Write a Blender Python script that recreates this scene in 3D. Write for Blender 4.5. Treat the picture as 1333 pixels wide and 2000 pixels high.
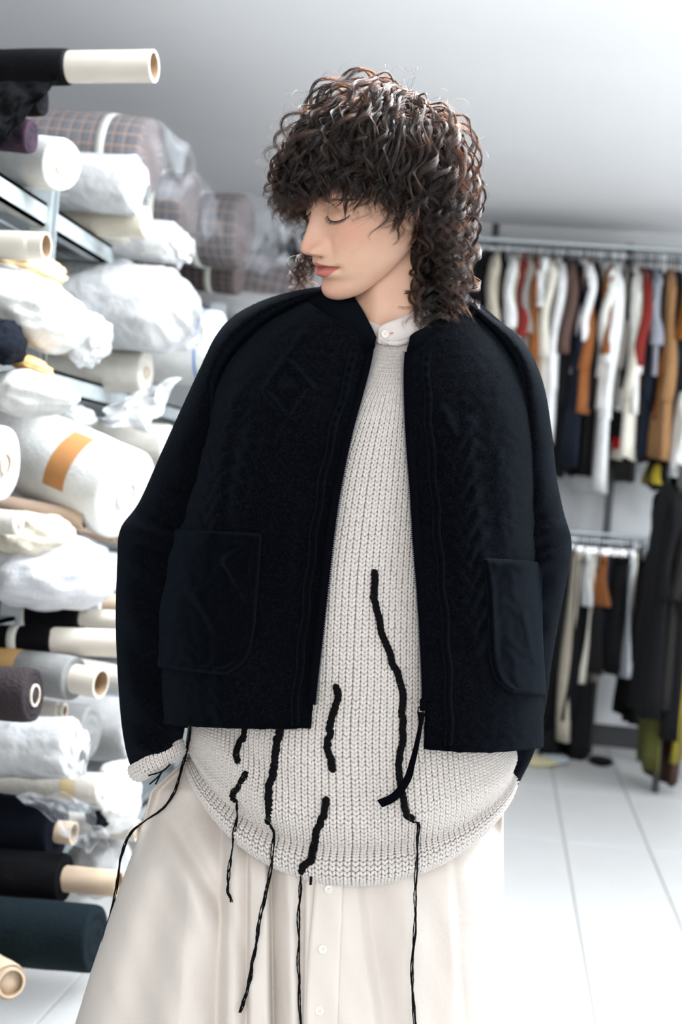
import bpy, bmesh, math, random
import numpy as np
from mathutils import Vector, Matrix

for _o in list(bpy.data.objects):
    bpy.data.objects.remove(_o, do_unlink=True)
SC = bpy.context.scene
COL = SC.collection
rng = np.random.default_rng(7)
random.seed(7)

# ------------------------------------------------------------------ camera
F = 2000 / 36 * 50.0                    # focal length in pixels of the 1333x2000 frame
CAM = np.array([0.0, 0.0, 1.18])
ROLL = 0.08
_yc = np.array([(990 - 666.5) / F, (1000 - 985) / F, -1.0]); _yc /= np.linalg.norm(_yc)      # room depth axis seen by the camera
_zc = np.array([math.sin(ROLL), math.cos(ROLL), 0.0]); _zc[2] = -(_zc[0] * _yc[0] + _zc[1] * _yc[1]) / _yc[2]; _zc /= np.linalg.norm(_zc)
_xc = np.cross(_yc, _zc)
R_CW = np.stack([_xc, _yc, _zc])        # camera axes -> world
cam_d = bpy.data.cameras.new('camera')
cam_d.sensor_fit = 'VERTICAL'; cam_d.sensor_height = 36; cam_d.sensor_width = 24; cam_d.lens = 50
cam_d.clip_start = 0.05; cam_d.clip_end = 100
cam_d.dof.use_dof = True; cam_d.dof.focus_distance = 1.70; cam_d.dof.aperture_fstop = 5.0
cam = bpy.data.objects.new('camera', cam_d); COL.objects.link(cam)
_m = Matrix([list(R_CW[i]) + [CAM[i]] for i in range(3)] + [[0, 0, 0, 1]])
cam.matrix_world = _m
SC.camera = cam

# ------------------------------------------------------------------ view, world, lights
SC.view_settings.view_transform = 'Standard'
SC.view_settings.look = 'None'
SC.view_settings.gamma = 1.0
SC.view_settings.use_curve_mapping = False
SC.view_settings.exposure = 0.18
w = bpy.data.worlds.new('daylight'); SC.world = w; w.use_nodes = True
w.node_tree.nodes['Background'].inputs[0].default_value = (0.80, 0.90, 1.0, 1)
w.node_tree.nodes['Background'].inputs[1].default_value = 0.5

SC.cycles.max_bounces = 6; SC.cycles.diffuse_bounces = 3; SC.cycles.glossy_bounces = 2; SC.cycles.transmission_bounces = 4; SC.cycles.transparent_max_bounces = 10
SC.cycles.caustics_reflective = False; SC.cycles.caustics_refractive = False
def area(name, loc, target, sx, sy, power, color):
    l = bpy.data.lights.new(name, 'AREA'); l.shape = 'RECTANGLE'; l.size = sx; l.size_y = sy
    l.energy = power; l.color = color
    o = bpy.data.objects.new(name, l); COL.objects.link(o); o.location = loc
    o.rotation_euler = (Vector(target) - Vector(loc)).to_track_quat('-Z', 'Y').to_euler()
    return o
# daylight through the two tall windows of the right-hand wall and the shop front behind the camera, plus an added fill at the back
area('window_daylight_near', (2.72, 0.35, 1.45), (-1.0, 1.3, 1.2), 2.2, 2.0, 19, (0.93, 0.97, 1.0))
area('window_daylight_far', (2.72, 3.0, 1.45), (-1.0, 4.0, 2.3), 1.8, 2.0, 50, (0.90, 0.95, 1.0))
area('window_daylight_back', (2.72, 5.15, 1.45), (-0.6, 5.9, 1.9), 1.5, 2.0, 46, (0.90, 0.95, 1.0))  # fill added to brighten the rear clothes, through an invented window
area('shop_front_daylight', (-0.1, -2.15, 1.5), (-0.2, 3.0, 1.1), 3.0, 2.1, 64, (1.0, 0.97, 0.94))
# ------------------------------------------------------------------ helpers
PPM = 1517.0; D0 = F / PPM              # pixels per metre at the person's distance
def W(px, py, d):
    """point seen at pixel (px, py) at depth d metres in front of the camera"""
    px, py, d = np.broadcast_arrays(np.asarray(px, float), np.asarray(py, float), np.asarray(d, float))
    c = np.stack([(px - 666.5) / F * d, (1000 - py) / F * d, -d], -1)
    return c @ R_CW.T + CAM
def P(px, py, s):
    return W(px, py, D0 + np.asarray(s, float) / PPM)
def onY(px, py, Y):
    v = W(px, py, 1.0) - CAM
    return CAM + v * (Y - CAM[1]) / v[1]
def onX(px, py, X):
    v = W(px, py, 1.0) - CAM
    return CAM + v * (X - CAM[0]) / v[0]
def cr(keys, t):
    """Catmull-Rom through rows of keys; t in [0,1]"""
    k = np.asarray(keys, float)
    if k.ndim == 1: k = k[:, None]
    n = len(k); t = np.clip(np.asarray(t, float), 0, 1) * (n - 1)
    i = np.minimum(t.astype(int), n - 2); f = (t - i)[..., None]
    g = lambda j: k[np.clip(j, 0, n - 1)]
    p0, p1, p2, p3 = g(i - 1), g(i), g(i + 1), g(i + 2)
    p0 = np.where((i == 0)[..., None], 2 * p1 - p2, p0); p3 = np.where((i == n - 2)[..., None], 2 * p2 - p1, p3)
    return 0.5 * (2 * p1 + (p2 - p0) * f + (2 * p0 - 5 * p1 + 4 * p2 - p3) * f ** 2 + (3 * p1 - p0 - 3 * p2 + p3) * f ** 3)
def gs(a): return np.exp(-0.5 * np.asarray(a) ** 2)
def sstep(a, b, x):
    t = np.clip((np.asarray(x, float) - a) / (b - a), 0, 1); return t * t * (3 - 2 * t)
def lump(p, scale, seed=0):
    """smooth pseudo noise in [-1,1] of points p (...,3)"""
    r = np.random.default_rng(seed); o = 0
    for k in range(7):
        d = r.normal(size=3); d /= np.linalg.norm(d)
        f = 2 * math.pi / scale * (0.6 + 1.3 * r.random())
        o = o + np.sin((p @ d) * f + r.random() * 6.28)
    return o / 4.0

MATS = {}
def _link(nt, a, b): nt.links.new(a, b)
def mat(name, color, rough=0.7, metallic=0.0, sheen=0.0, sheen_tint=None, var=0.0, vscale=20.0, bump=0.0, bscale=60.0,
        spec=0.5, color2=None, sss=0.0, transl=0.0, coat=0.0, stretch=None):
    if name in MATS: return MATS[name]
    m = bpy.data.materials.new(name); m.use_nodes = True; nt = m.node_tree
    b = nt.nodes['Principled BSDF']
    c = tuple(color) + (1,)
    b.inputs['Base Color'].default_value = c; b.inputs['Roughness'].default_value = rough
    b.inputs['Metallic'].default_value = metallic; b.inputs['Specular IOR Level'].default_value = spec
    if sheen:
        b.inputs['Sheen Weight'].default_value = sheen; b.inputs['Sheen Roughness'].default_value = 0.35
        if sheen_tint: b.inputs['Sheen Tint'].default_value = tuple(sheen_tint) + (1,)
    if sss:
        b.inputs['Subsurface Weight'].default_value = sss; b.inputs['Subsurface Scale'].default_value = 0.006
        b.inputs['Subsurface Radius'].default_value = (1.0, 0.4, 0.25)
    if coat: b.inputs['Coat Weight'].default_value = coat
    if var or bump:
        tc = nt.nodes.new('ShaderNodeTexCoord')
        src = tc.outputs['Object']
        if stretch:
            mp = nt.nodes.new('ShaderNodeMapping'); mp.inputs['Scale'].default_value = stretch
            _link(nt, src, mp.inputs[0]); src = mp.outputs[0]
    if var:
        n = nt.nodes.new('ShaderNodeTexNoise'); n.inputs['Scale'].default_value = vscale; n.inputs['Detail'].default_value = 5
        _link(nt, src, n.inputs['Vector'])
        mx = nt.nodes.new('ShaderNodeMix'); mx.data_type = 'RGBA'
        c2 = tuple(color2) + (1,) if color2 else tuple(max(0, v * (1 - var)) for v in color) + (1,)
        mr = nt.nodes.new('ShaderNodeMapRange'); mr.inputs[1].default_value = 0.35; mr.inputs[2].default_value = 0.65
        _link(nt, n.outputs[0], mr.inputs[0]); _link(nt, mr.outputs[0], mx.inputs[0])
        mx.inputs[6].default_value = c; mx.inputs[7].default_value = c2
        _link(nt, mx.outputs[2], b.inputs['Base Color'])
    if bump:
        n2 = nt.nodes.new('ShaderNodeTexNoise'); n2.inputs['Scale'].default_value = bscale; n2.inputs['Detail'].default_value = 4
        _link(nt, src, n2.inputs['Vector'])
        bp = nt.nodes.new('ShaderNodeBump'); bp.inputs['Strength'].default_value = bump; bp.inputs['Distance'].default_value = 0.01
        _link(nt, n2.outputs[0], bp.inputs['Height']); _link(nt, bp.outputs[0], b.inputs['Normal'])
    if transl:
        t = nt.nodes.new('ShaderNodeBsdfTranslucent'); t.inputs[0].default_value = c
        mx2 = nt.nodes.new('ShaderNodeMixShader'); mx2.inputs[0].default_value = transl
        out = nt.nodes['Material Output']
        _link(nt, b.outputs[0], mx2.inputs[1]); _link(nt, t.outputs[0], mx2.inputs[2]); _link(nt, mx2.outputs[0], out.inputs[0])
    MATS[name] = m
    return m
def film(name, clear=0.6, tint=(0.93, 0.95, 0.97)):
    """thin clear or milky plastic"""
    if name in MATS: return MATS[name]
    m = bpy.data.materials.new(name); m.use_nodes = True; nt = m.node_tree
    nt.nodes.remove(nt.nodes['Principled BSDF']); out = nt.nodes['Material Output']
    tr = nt.nodes.new('ShaderNodeBsdfTransparent')
    gl = nt.nodes.new('ShaderNodeBsdfPrincipled'); gl.inputs['Base Color'].default_value = tuple(tint) + (1,); gl.inputs['Roughness'].default_value = 0.18
    gl.inputs['Specular IOR Level'].default_value = 0.8
    tc = nt.nodes.new('ShaderNodeTexCoord'); n = nt.nodes.new('ShaderNodeTexNoise'); n.inputs['Scale'].default_value = 14; n.inputs['Detail'].default_value = 3
    _link(nt, tc.outputs['Object'], n.inputs['Vector'])
    bp = nt.nodes.new('ShaderNodeBump'); bp.inputs['Strength'].default_value = 0.7; bp.inputs['Distance'].default_value = 0.03
    _link(nt, n.outputs[0], bp.inputs['Height']); _link(nt, bp.outputs[0], gl.inputs['Normal'])
    mx = nt.nodes.new('ShaderNodeMixShader'); mx.inputs[0].default_value = 1 - clear
    _link(nt, tr.outputs[0], mx.inputs[1]); _link(nt, gl.outputs[0], mx.inputs[2]); _link(nt, mx.outputs[0], out.inputs[0])
    MATS[name] = m
    return m

ORG = {}                                # world origin of every object made here
def tag(o, label=None, cat=None, group=None, kind=None):
    if label: o['label'] = label
    if cat: o['category'] = cat
    if group: o['group'] = group
    if kind: o['kind'] = kind
    return o
def thing(name, label, cat, loc, group=None):
    o = bpy.data.objects.new(name, None); COL.objects.link(o); o.location = tuple(loc); o.empty_display_size = 0.05
    ORG[o.name] = np.array(loc, float)
    return tag(o, label, cat, group)
def obj(name, verts, faces, m, parent=None, smooth=True, loc=None):
    """one mesh object from world-space vertices; placed under parent, or with its own origin loc"""
    verts = np.asarray(verts, float).reshape(-1, 3)
    if parent is not None: org = ORG[parent.name]
    else: org = np.array(loc if loc is not None else [verts[:, 0].mean(), verts[:, 1].mean(), verts[:, 2].min()], float)
    me = bpy.data.meshes.new(name)
    fa = faces if isinstance(faces, list) else np.asarray(faces).tolist()
    me.from_pydata((verts - org).tolist(), [], fa)
    if smooth: me.polygons.foreach_set('use_smooth', np.ones(len(me.polygons), bool))
    me.update()
    if m is not None: me.materials.append(m)
    o = bpy.data.objects.new(name, me); COL.objects.link(o)
    if parent is not None: o.parent = parent
    else: o.location = tuple(org)
    ORG[o.name] = org
    return o
def grid_faces(nr, nc, cu=False, cv=False, off=0):
    """quads of an nr x nc vertex grid; cu closes columns, cv closes rows"""
    r = np.arange(nr if cv else nr - 1); c = np.arange(nc if cu else nc - 1)
    R, C = np.meshgrid(r, c, indexing='ij'); R2 = (R + 1) % nr; C2 = (C + 1) % nc
    return np.stack([R * nc + C, R * nc + C2, R2 * nc + C2, R2 * nc + C], -1).reshape(-1, 4) + off
class MB:
    """collects pieces of one mesh"""
    def __init__(s): s.v = []; s.f = []; s.n = 0
    def add(s, v, f):
        v = np.asarray(v, float).reshape(-1, 3); s.v.append(v)
        s.f += [[i + s.n for i in q] for q in (f if isinstance(f, list) else np.asarray(f).tolist())]; s.n += len(v); return s
    def grid(s, g, cu=False, cv=False):
        return s.add(g.reshape(-1, 3), grid_faces(g.shape[0], g.shape[1], cu, cv))
    def loft(s, g, cap0=True, cap1=True):
        """closed rings g[nr][nc] with end caps"""
        nr, nc = g.shape[:2]; f = grid_faces(nr, nc, True).tolist()
        if cap0: f.append(list(range(nc))[::-1])
        if cap1: f.append([(nr - 1) * nc + i for i in range(nc)])
        return s.add(g.reshape(-1, 3), f)
    def box(s, lo, hi, mtx=None):
        lo = np.array(lo, float); hi = np.array(hi, float)
        v = np.array([[x, y, z] for z in (lo[2], hi[2]) for y in (lo[1], hi[1]) for x in (lo[0], hi[0])])
        if mtx is not None: v = v @ mtx[:3, :3].T + mtx[:3, 3]
        return s.add(v, [[0, 2, 3, 1], [4, 5, 7, 6], [0, 1, 5, 4], [2, 6, 7, 3], [0, 4, 6, 2], [1, 3, 7, 5]])
    def tube(s, pts, rad, n=8, caps=True, closed=False):
        return s.loft(tube_grid(pts, rad, n), caps, caps) if not closed else s.grid(tube_grid(pts, rad, n, True), True, True)
    def build(s, name, m, parent=None, smooth=True, loc=None):
        return obj(name, np.concatenate(s.v), s.f, m, parent, smooth, loc)
def frames(pts, closed=False):
    p = np.asarray(pts, float)
    t = np.roll(p, -1, 0) - np.roll(p, 1, 0) if closed else np.gradient(p, axis=0)
    t /= np.linalg.norm(t, axis=1, keepdims=True) + 1e-12
    a = np.array([0, 0, 1.0]) if abs(t[0][2]) < 0.9 else np.array([1.0, 0, 0])
    n = np.cross(t[0], a); n /= np.linalg.norm(n); N = [n]
    for i in range(1, len(p)):
        n = n - t[i] * (n @ t[i]); n /= np.linalg.norm(n) + 1e-12; N.append(n)
    N = np.array(N); return t, N, np.cross(t, N)
def tube_grid(pts, rad, n=8, closed=False):
    p = np.asarray(pts, float); t, N, B = frames(p, closed)
    r = np.broadcast_to(np.asarray(rad, float), (len(p),))
    a = np.arange(n) / n * 2 * math.pi
    return p[:, None] + r[:, None, None] * (np.cos(a)[None, :, None] * N[:, None] + np.sin(a)[None, :, None] * B[:, None])
def bevel(o, width, seg=2):
    m = o.modifiers.new('bevel', 'BEVEL'); m.width = width; m.segments = seg; m.limit_method = 'ANGLE'; return o
def solid(o, th, offset=-1.0):
    m = o.modifiers.new('solidify', 'SOLIDIFY'); m.thickness = th; m.offset = offset; return o
def shade_flat_angle(o, deg=40):
    try:
        o.data.set_sharp_from_angle(angle=math.radians(deg))
    except Exception: pass
    return o
# ------------------------------------------------------------------ the room
ZC = 2.60; YW = 7.30; XR = 2.75; XL = -2.45; YB = -2.2
M_wall = mat('wall_paint', (0.62, 0.63, 0.64), 0.85, var=0.05, vscale=1.5)
M_ceil = mat('ceiling_paint', (0.90, 0.90, 0.90), 0.9, var=0.03, vscale=1.0)
M_grout = mat('grout', (0.40, 0.38, 0.355), 0.9)
M_tile = mat('floor_tile', (0.56, 0.56, 0.56), 0.42, var=0.06, vscale=2.5, color2=(0.55, 0.54, 0.52))
M_base = mat('black_skirting', (0.02, 0.02, 0.022), 0.5)
M_frame = mat('window_frame_paint', (0.75, 0.75, 0.74), 0.5)
def wallbox(name, lo, hi, m):
    return tag(MB().box(lo, hi).build(name, m, smooth=False), kind='structure')
floor = wallbox('floor', (XL, YB, -0.12), (XR, YW, -0.006), M_grout)
ceiling = wallbox('ceiling', (XL, YB, ZC), (XR, YW, ZC + 0.1), M_ceil)
wallbox('wall_back', (XL - 0.1, YW, 0), (XR + 0.1, YW + 0.1, ZC), M_wall)
wallbox('wall_left', (XL - 0.1, YB, 0), (XL, YW, ZC), M_wall)
# right wall with two tall window openings and an invented third for the back fill, shop front behind the camera
mb = MB()
for lo, hi in (((XR, YB, 0), (XR + .1, YW, .4)), ((XR, YB, 2.5), (XR + .1, YW, ZC)), ((XR, YB, .4), (XR + .1, -.8, 2.5)),
               ((XR, 1.5, .4), (XR + .1, 2.05, 2.5)), ((XR, 3.95, .4), (XR + .1, 4.35, 2.5)), ((XR, 5.95, .4), (XR + .1, YW, 2.5))):
    mb.box(lo, hi)
tag(mb.build('wall_right', M_wall, smooth=False), kind='structure')
mb = MB()
for lo, hi in (((XL, YB - .1, 0), (XR, YB, .4)), ((XL, YB - .1, 2.57), (XR, YB, ZC)), ((XL, YB - .1, .4), (-1.4, YB, 2.57)), ((2.4, YB - .1, .4), (XR, YB, 2.57))):
    mb.box(lo, hi)
tag(mb.build('wall_front', M_wall, smooth=False), kind='structure')
for i, (y0, y1) in enumerate(((-.8, 1.5), (2.05, 3.95), (4.35, 5.95))):  # the last frame belongs to the opening invented for the back fill
    mb = MB(); t = .05
    for lo, hi in (((XR + .03, y0, .4), (XR + .09, y0 + t, 2.5)), ((XR + .03, y1 - t, .4), (XR + .09, y1, 2.5)), ((XR + .03, y0, .4), (XR + .09, y1, .4 + t)),
                   ((XR + .03, y0, 2.5 - t), (XR + .09, y1, 2.5)), ((XR + .03, (y0 + y1) / 2 - .02, .4), (XR + .09, (y0 + y1) / 2 + .02, 2.5))):
        mb.box(lo, hi)
    tag(mb.build('window_%d' % (i + 1), M_frame, smooth=False), kind='structure')
bz = MB().box((XL, YW - .018, 0), (XR, YW, .11)).build('baseboard_back', M_base, smooth=False); tag(bz, kind='structure')
# floor tiles, one object each, sharing two meshes
TX, TY, J = 0.300, 0.92, 0.005
# the grid phase is set by the joints seen right of the skirt
g = onY(1125, 1776, 1.0); v = g - CAM; pt = CAM + v * (-(CAM[2]) / v[2]); XJ = pt[0]; YJ = 3.28
tile_me = None
ix0 = int(math.floor((XL - XJ) / TX)); ix1 = int(math.ceil((XR - XJ) / TX)); iy0 = int(math.floor((YB - YJ) / TY)); iy1 = int(math.ceil((YW - YJ) / TY))
for iy in range(iy0, iy1):
    for ix in range(ix0, ix1):
        x0 = max(XJ + ix * TX, XL) + J / 2; x1 = min(XJ + (ix + 1) * TX, XR) - J / 2
        y0 = max(YJ + iy * TY, YB) + J / 2; y1 = min(YJ + (iy + 1) * TY, YW) - J / 2
        if x1 - x0 < .02 or y1 - y0 < .02: continue
        full = abs((x1 - x0) - (TX - J)) < 1e-6 and abs((y1 - y0) - (TY - J)) < 1e-6
        if full and tile_me is not None:
            o = bpy.data.objects.new('tile', tile_me); COL.objects.link(o); o.parent = floor
            o.location = tuple(np.array([x0, y0, 0]) - ORG[floor.name])
            continue
        me = bpy.data.meshes.new('tile'); b = .0015
        lo = [[0, 0], [x1 - x0, 0], [x1 - x0, y1 - y0], [0, y1 - y0]]; sg = [[1, 1], [-1, 1], [-1, -1], [1, -1]]
        vv = [[p[0], p[1], -.008] for p in lo] + [[p[0], p[1], -b] for p in lo] + [[p[0] + b * s[0], p[1] + b * s[1], 0] for p, s in zip(lo, sg)]
        ff = [[8, 9, 10, 11]] + [[k * 4 + i, k * 4 + (i + 1) % 4, k * 4 + 4 + (i + 1) % 4, k * 4 + 4 + i] for k in (0, 1) for i in range(4)]
        me.from_pydata(vv, [], ff); me.materials.append(M_tile)
        if full: tile_me = me
        o = bpy.data.objects.new('tile', me); COL.objects.link(o); o.parent = floor
        o.location = tuple(np.array([x0, y0, 0]) - ORG[floor.name])
# fluorescent ceiling lamps above and behind the person, above the frame
M_tube = bpy.data.materials.new('lamp_diffuser'); M_tube.use_nodes = True
_b = M_tube.node_tree.nodes['Principled BSDF']; _b.inputs['Emission Color'].default_value = (0.92, 0.96, 1, 1); _b.inputs['Emission Strength'].default_value = 3.0
M_lampbody = mat('lamp_body', (.8, .8, .8), .4)
for (lx, ly, pw, lab) in ((-0.05, 2.55, 50, 'white fluorescent ceiling lamp hanging above the aisle beside the fabric rack'), (1.05, 2.7, 36, 'white fluorescent ceiling lamp hanging on the window side of the room')):
    zl_ = 2.43
    t = thing('ceiling_lamp', lab, 'lamp', (lx, ly, zl_))
    for sx in (-1, 1): MB().box((lx - .14 if sx < 0 else lx + .13, ly - .6, zl_), (lx - .13 if sx < 0 else lx + .14, ly + .6, zl_ + .05)).build('side_rail', M_lampbody, t, smooth=False)
    MB().box((lx - .13, ly - .59, zl_ + .015), (lx + .13, ly + .59, zl_ + .035)).build('diffuser', M_tube, t, smooth=False)
    for sy in (-1, 1): MB().box((lx - .004, ly + sy * .5 - .004, zl_ + .03), (lx + .004, ly + sy * .5 + .004, ZC)).build('suspension_rod', M_lampbody, t, smooth=False)
    area('ceiling_lamp_light', (lx, ly, zl_ - .02), (lx, ly, 0), .26, 1.16, pw, (0.88, 0.94, 1.0))
    area('ceiling_lamp_uplight', (lx, ly, zl_ + .06), (lx, ly, 4), .26, 1.16, pw * 2.6, (0.92, 0.96, 1.0))  # upward light added only to brighten the ceiling
# ------------------------------------------------------------------ the person: head, neck, hidden body
FOOT = P(640, 2735, 0); FOOT[2] = 0.0
person = thing('person', 'person with curly brown hair in black wool jacket, cream sweater and skirt, looking down', 'person', FOOT)
# head pose: head axes (her left, forward, up) in camera axes, fitted to the face in the photograph
H_CAM = np.array([[0.51898357, -0.83996087, -0.15849851], [-0.27594846, -0.34013415, 0.89897787], [0.80901699, 0.42281733, 0.40830995]])
H_W = R_CW @ H_CAM
H_O = P(729, 378, -70); HS = .975
def HD(p):
    return (np.asarray(p, float) * HS) @ H_W.T + H_O

KZ = np.array([  # z, front, back, half width, y of widest point
    (.1205, -.012, -.028, .004, -.020), (.118, .010, -.050, .027, -.020), (.111, .034, -.070, .044, -.018), (.096, .058, -.088, .058, -.014),
    (.076, .077, -.099, .067, -.010), (.050, .0890, -.105, .0725, -.008), (.030, .0925, -.105, .0740, -.006), (.010, .0890, -.102, .0735, -.004),
    (-.003, .0870, -.098, .0725, -.002), (-.016, .0868, -.092, .0710, 0.), (-.030, .0880, -.083, .0690, .002), (-.045, .0898, -.070, .0655, .004),
    (-.056, .0908, -.056, .0625, .006), (-.068, .0908, -.037, .0590, .010), (-.080, .0898, -.016, .0545, .017), (-.090, .0895, .003, .0490, .026),
    (-.100, .0902, .022, .0415, .038), (-.108, .0898, .038, .0340, .048), (-.114, .0870, .050, .0260, .057), (-.1178, .0815, .058, .0165, .065), (-.1195, .0740, .066, .004, .070)])
def face_y(x, z):
    """relief of the face added along the forward axis; x, z in metres"""
    ax = np.abs(x); f = np.zeros_like(x)
    zk = np.array([-.066, -.0612, -.0585, -.0562, -.0535, -.0507, -.0468, -.0415, -.0352, -.024, -.0105, .002, .012, .024])
    hk = np.array([0., .0012, .0032, .0075, .0150, .0210, .0245, .0258, .0232, .0170, .0110, .0062, .0030, .0])
    sk = np.array([.008, .0080, .0080, .0082, .0088, .0094, .0097, .0094, .0084, .0070, .0063, .0064, .0075, .009])
    # smooth the keys
    zz = np.linspace(-.066, .024, 200); hh = np.interp(zz, zk, hk); ss = np.interp(zz, zk, sk)
    ker = np.exp(-0.5 * (np.arange(-9, 10) / 3.6) ** 2); ker /= ker.sum()
    hh = np.convolve(np.pad(hh, 9, 'edge'), ker, 'valid'); ss = np.convolve(np.pad(ss, 9, 'edge'), ker, 'valid')
    h = np.interp(z, zz, hh, 0, 0); s = np.interp(z, zz, ss)
    f += h * gs(x / s)
    f += .0025 * gs(x / .016) * gs((z + .030) / .014)                                   # broad base of the nose
    f += .0118 * gs((ax - .0146) / .0050) * gs((z + .0472) / .0066)                     # nostril wings
    f -= .0030 * gs((ax - .0232) / .0028) * gs((z + .0460) / .0080)
    f -= .0075 * gs((ax - .0078) / .0036) * gs((z + .0545) / .0022)                     # nostrils
    f -= .0105 * gs((ax - .0300) / .0150) * gs((z - .0045) / .0100)                     # eye sockets
    f -= .0030 * gs((ax - .0140) / .0050) * gs((z - .0010) / .0090)
    f += .0033 * gs((ax - .0300) / .0190) * gs((z - .0185) / .0070)                     # brow ridge
    f += .0085 * gs((ax - .0342) / .0105) ** 1.0 * gs((z + .0028) / .0082)              # lid over the eyeball
    zl = lash_z(ax)
    inn = sstep(.0175, .0225, ax) * (1 - sstep(.0465, .0515, ax))
    f += inn * .0020 * sstep(-.0012, .0012, z - zl) * (1 - sstep(.004, .011, z - zl))   # edge of the upper lid
    f -= inn * .0016 * gs((z - (zl + .0135)) / .0016)                                   # lid crease
    f += .0036 * gs((ax - .0430) / .0160) * gs((z + .0260) / .0140)                     # cheekbones
    f += .0015 * gs((ax - .030) / .014) * gs((z + .052) / .014)
    f += .0095 * gs(x / .0165) * gs((z + .0655) / .0048)                                # upper lip
    f += .0105 * gs(x / .0155) * gs((z + .0795) / .0056)                                # lower lip
    zm = mouth_z(x)
    f -= .0062 * gs((z - zm) / .0016) * (1 - sstep(.0215, .0285, ax))
    f -= .0030 * gs((ax - .0270) / .0030) * gs((z + .0735) / .0040)
    f -= .0014 * gs(x / .0030) * gs((z + .0605) / .0032)                                # philtrum
    f += .0010 * gs((ax - .005) / .0022) * gs((z + .0608) / .0032)
    f -= .0048 * gs(x / .0200) * gs((z + .0905) / .0048)                                # below the lower lip
    f += .0048 * gs(x / .0150) * gs((z + .1045) / .0105)                                # chin
    return f
def lash_z(ax):
    t = (ax - .0200) / .0300
    return -.0030 - .0080 * np.clip(4 * t * (1 - t), 0, 1) ** .8 - .001 * t
def mouth_z(x):
    ax = np.abs(x); return -.0718 - .0010 * gs(x / .004) + .0012 * gs((ax - .009) / .006) - .0008 * (ax / .025) ** 2
def lip_mask(x, z):
    ax = np.abs(x); u = np.clip(ax / .0262, 0, 1)
    zu = -.0722 + .0088 * (1 - u ** 1.7) + .0008 * gs((ax - .0055) / .0025) - .0008 * gs(x / .0022)
    zl_ = -.0722 - .0135 * (1 - u ** 2.2)
    return sstep(-.0005, .0007, zu - z) * sstep(-.0006, .0010, z - zl_) * (ax < .0265)
nz = 300
tz = np.linspace(0, 1, nz)
zc = cr(KZ[::-1], np.concatenate([np.linspace(0, .06, 24), np.linspace(.062, .80, 330), np.linspace(.805, 1, 60)]))
ph = np.concatenate([np.linspace(-math.pi, -1.45, 30)[:-1], np.linspace(-1.45, 1.45, 260), np.linspace(1.45, math.pi, 30)[1:-1]])
zv, yf, yb, wd, yc = [zc[:, i][:, None] for i in range(5)]
e = np.where(np.cos(ph) > 0, 1.0, 1.0)
X = wd * np.sin(ph)[None, :]
Y = np.where(np.cos(ph)[None, :] > 0, yc + (yf - yc) * np.abs(np.cos(ph))[None, :] ** 0.92, yc - (yc - yb) * np.abs(np.cos(ph))[None, :])
Z = np.broadcast_to(zv, X.shape).copy()
front = sstep(0.05, 0.45, np.cos(ph))[None, :]
Y = Y + face_y(X, Z) * front
# jaw corner and hollow below the cheekbone
X = X * (1 + .035 * gs((Z + .070) / .014) * gs((Y - .012) / .022) - .030 * gs((Z + .052) / .016) * gs((Y - .050) / .020))
hp = np.stack([X, Y, Z], -1)
HM = MB(); HM.loft(HD(hp))
n_head = HM.n
# neck and shoulders: rings px, py, s, rx, rs
nk = np.array([(772, 440, 10, 60, 62), (771, 480, 8, 70, 72), (769, 530, 10, 75, 78), (768, 580, 14, 77, 82), (768, 625, 18, 82, 86), (766, 660, 22, 96, 92),
               (755, 690, 22, 150, 105), (742, 725, 20, 235, 125), (728, 800, 18, 265, 140), (712, 950, 15, 255, 150), (700, 1150, 12, 225, 135), (690, 1350, 10, 240, 140),
               (680, 1500, 8, 270, 155), (672, 1620, 6, 272, 150)], float)
r = cr(nk, np.linspace(0, 1, 90)); a = np.linspace(0, 2 * math.pi, 64, endpoint=False)
fr = gs((a - math.pi * .5) / .3)
PXn = r[:, 0:1] + r[:, 3:4] * np.cos(a); Sn = r[:, 2:3] - r[:, 4:5] * np.sin(a)
up = 1 - sstep(560, 660, r[:, 1:2])
# the neck muscles and the hollow between them
for a0, k in ((1.15, 7), (2.05, 5)):
    Sn = Sn - k * gs((a - a0 - (r[:, 1:2] - 600) * .0016 * (1 if a0 < 1.6 else -1)) / .16) * sstep(480, 560, r[:, 1:2]) * (1 - sstep(640, 680, r[:, 1:2]))
Sn = Sn + 9 * gs((a - 1.6) / .22) * gs((r[:, 1:2] - 655) / 22)
HM.loft(P(PXn, np.broadcast_to(r[:, 1:2], PXn.shape), Sn))
# legs and feet, hidden by the skirt
for sx in (-1, 1):
    lk = np.array([(672 + sx * 120, 1600, 10, 150), (668 + sx * 105, 1850, 6, 110), (664 + sx * 95, 2150, 4, 78), (662 + sx * 92, 2250, 4, 76), (660 + sx * 90, 2420, 10, 72), (658 + sx * 88, 2640, 14, 46), (658 + sx * 88, 2700, 10, 48)], float)
    q = cr(lk, np.linspace(0, 1, 40)); a2 = np.linspace(0, 2 * math.pi, 20, endpoint=False)
    HM.loft(P(q[:, 0:1] + q[:, 3:4] * np.cos(a2), q[:, 1:2] + 0 * a2, q[:, 2:3] - q[:, 3:4] * np.sin(a2)))
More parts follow.
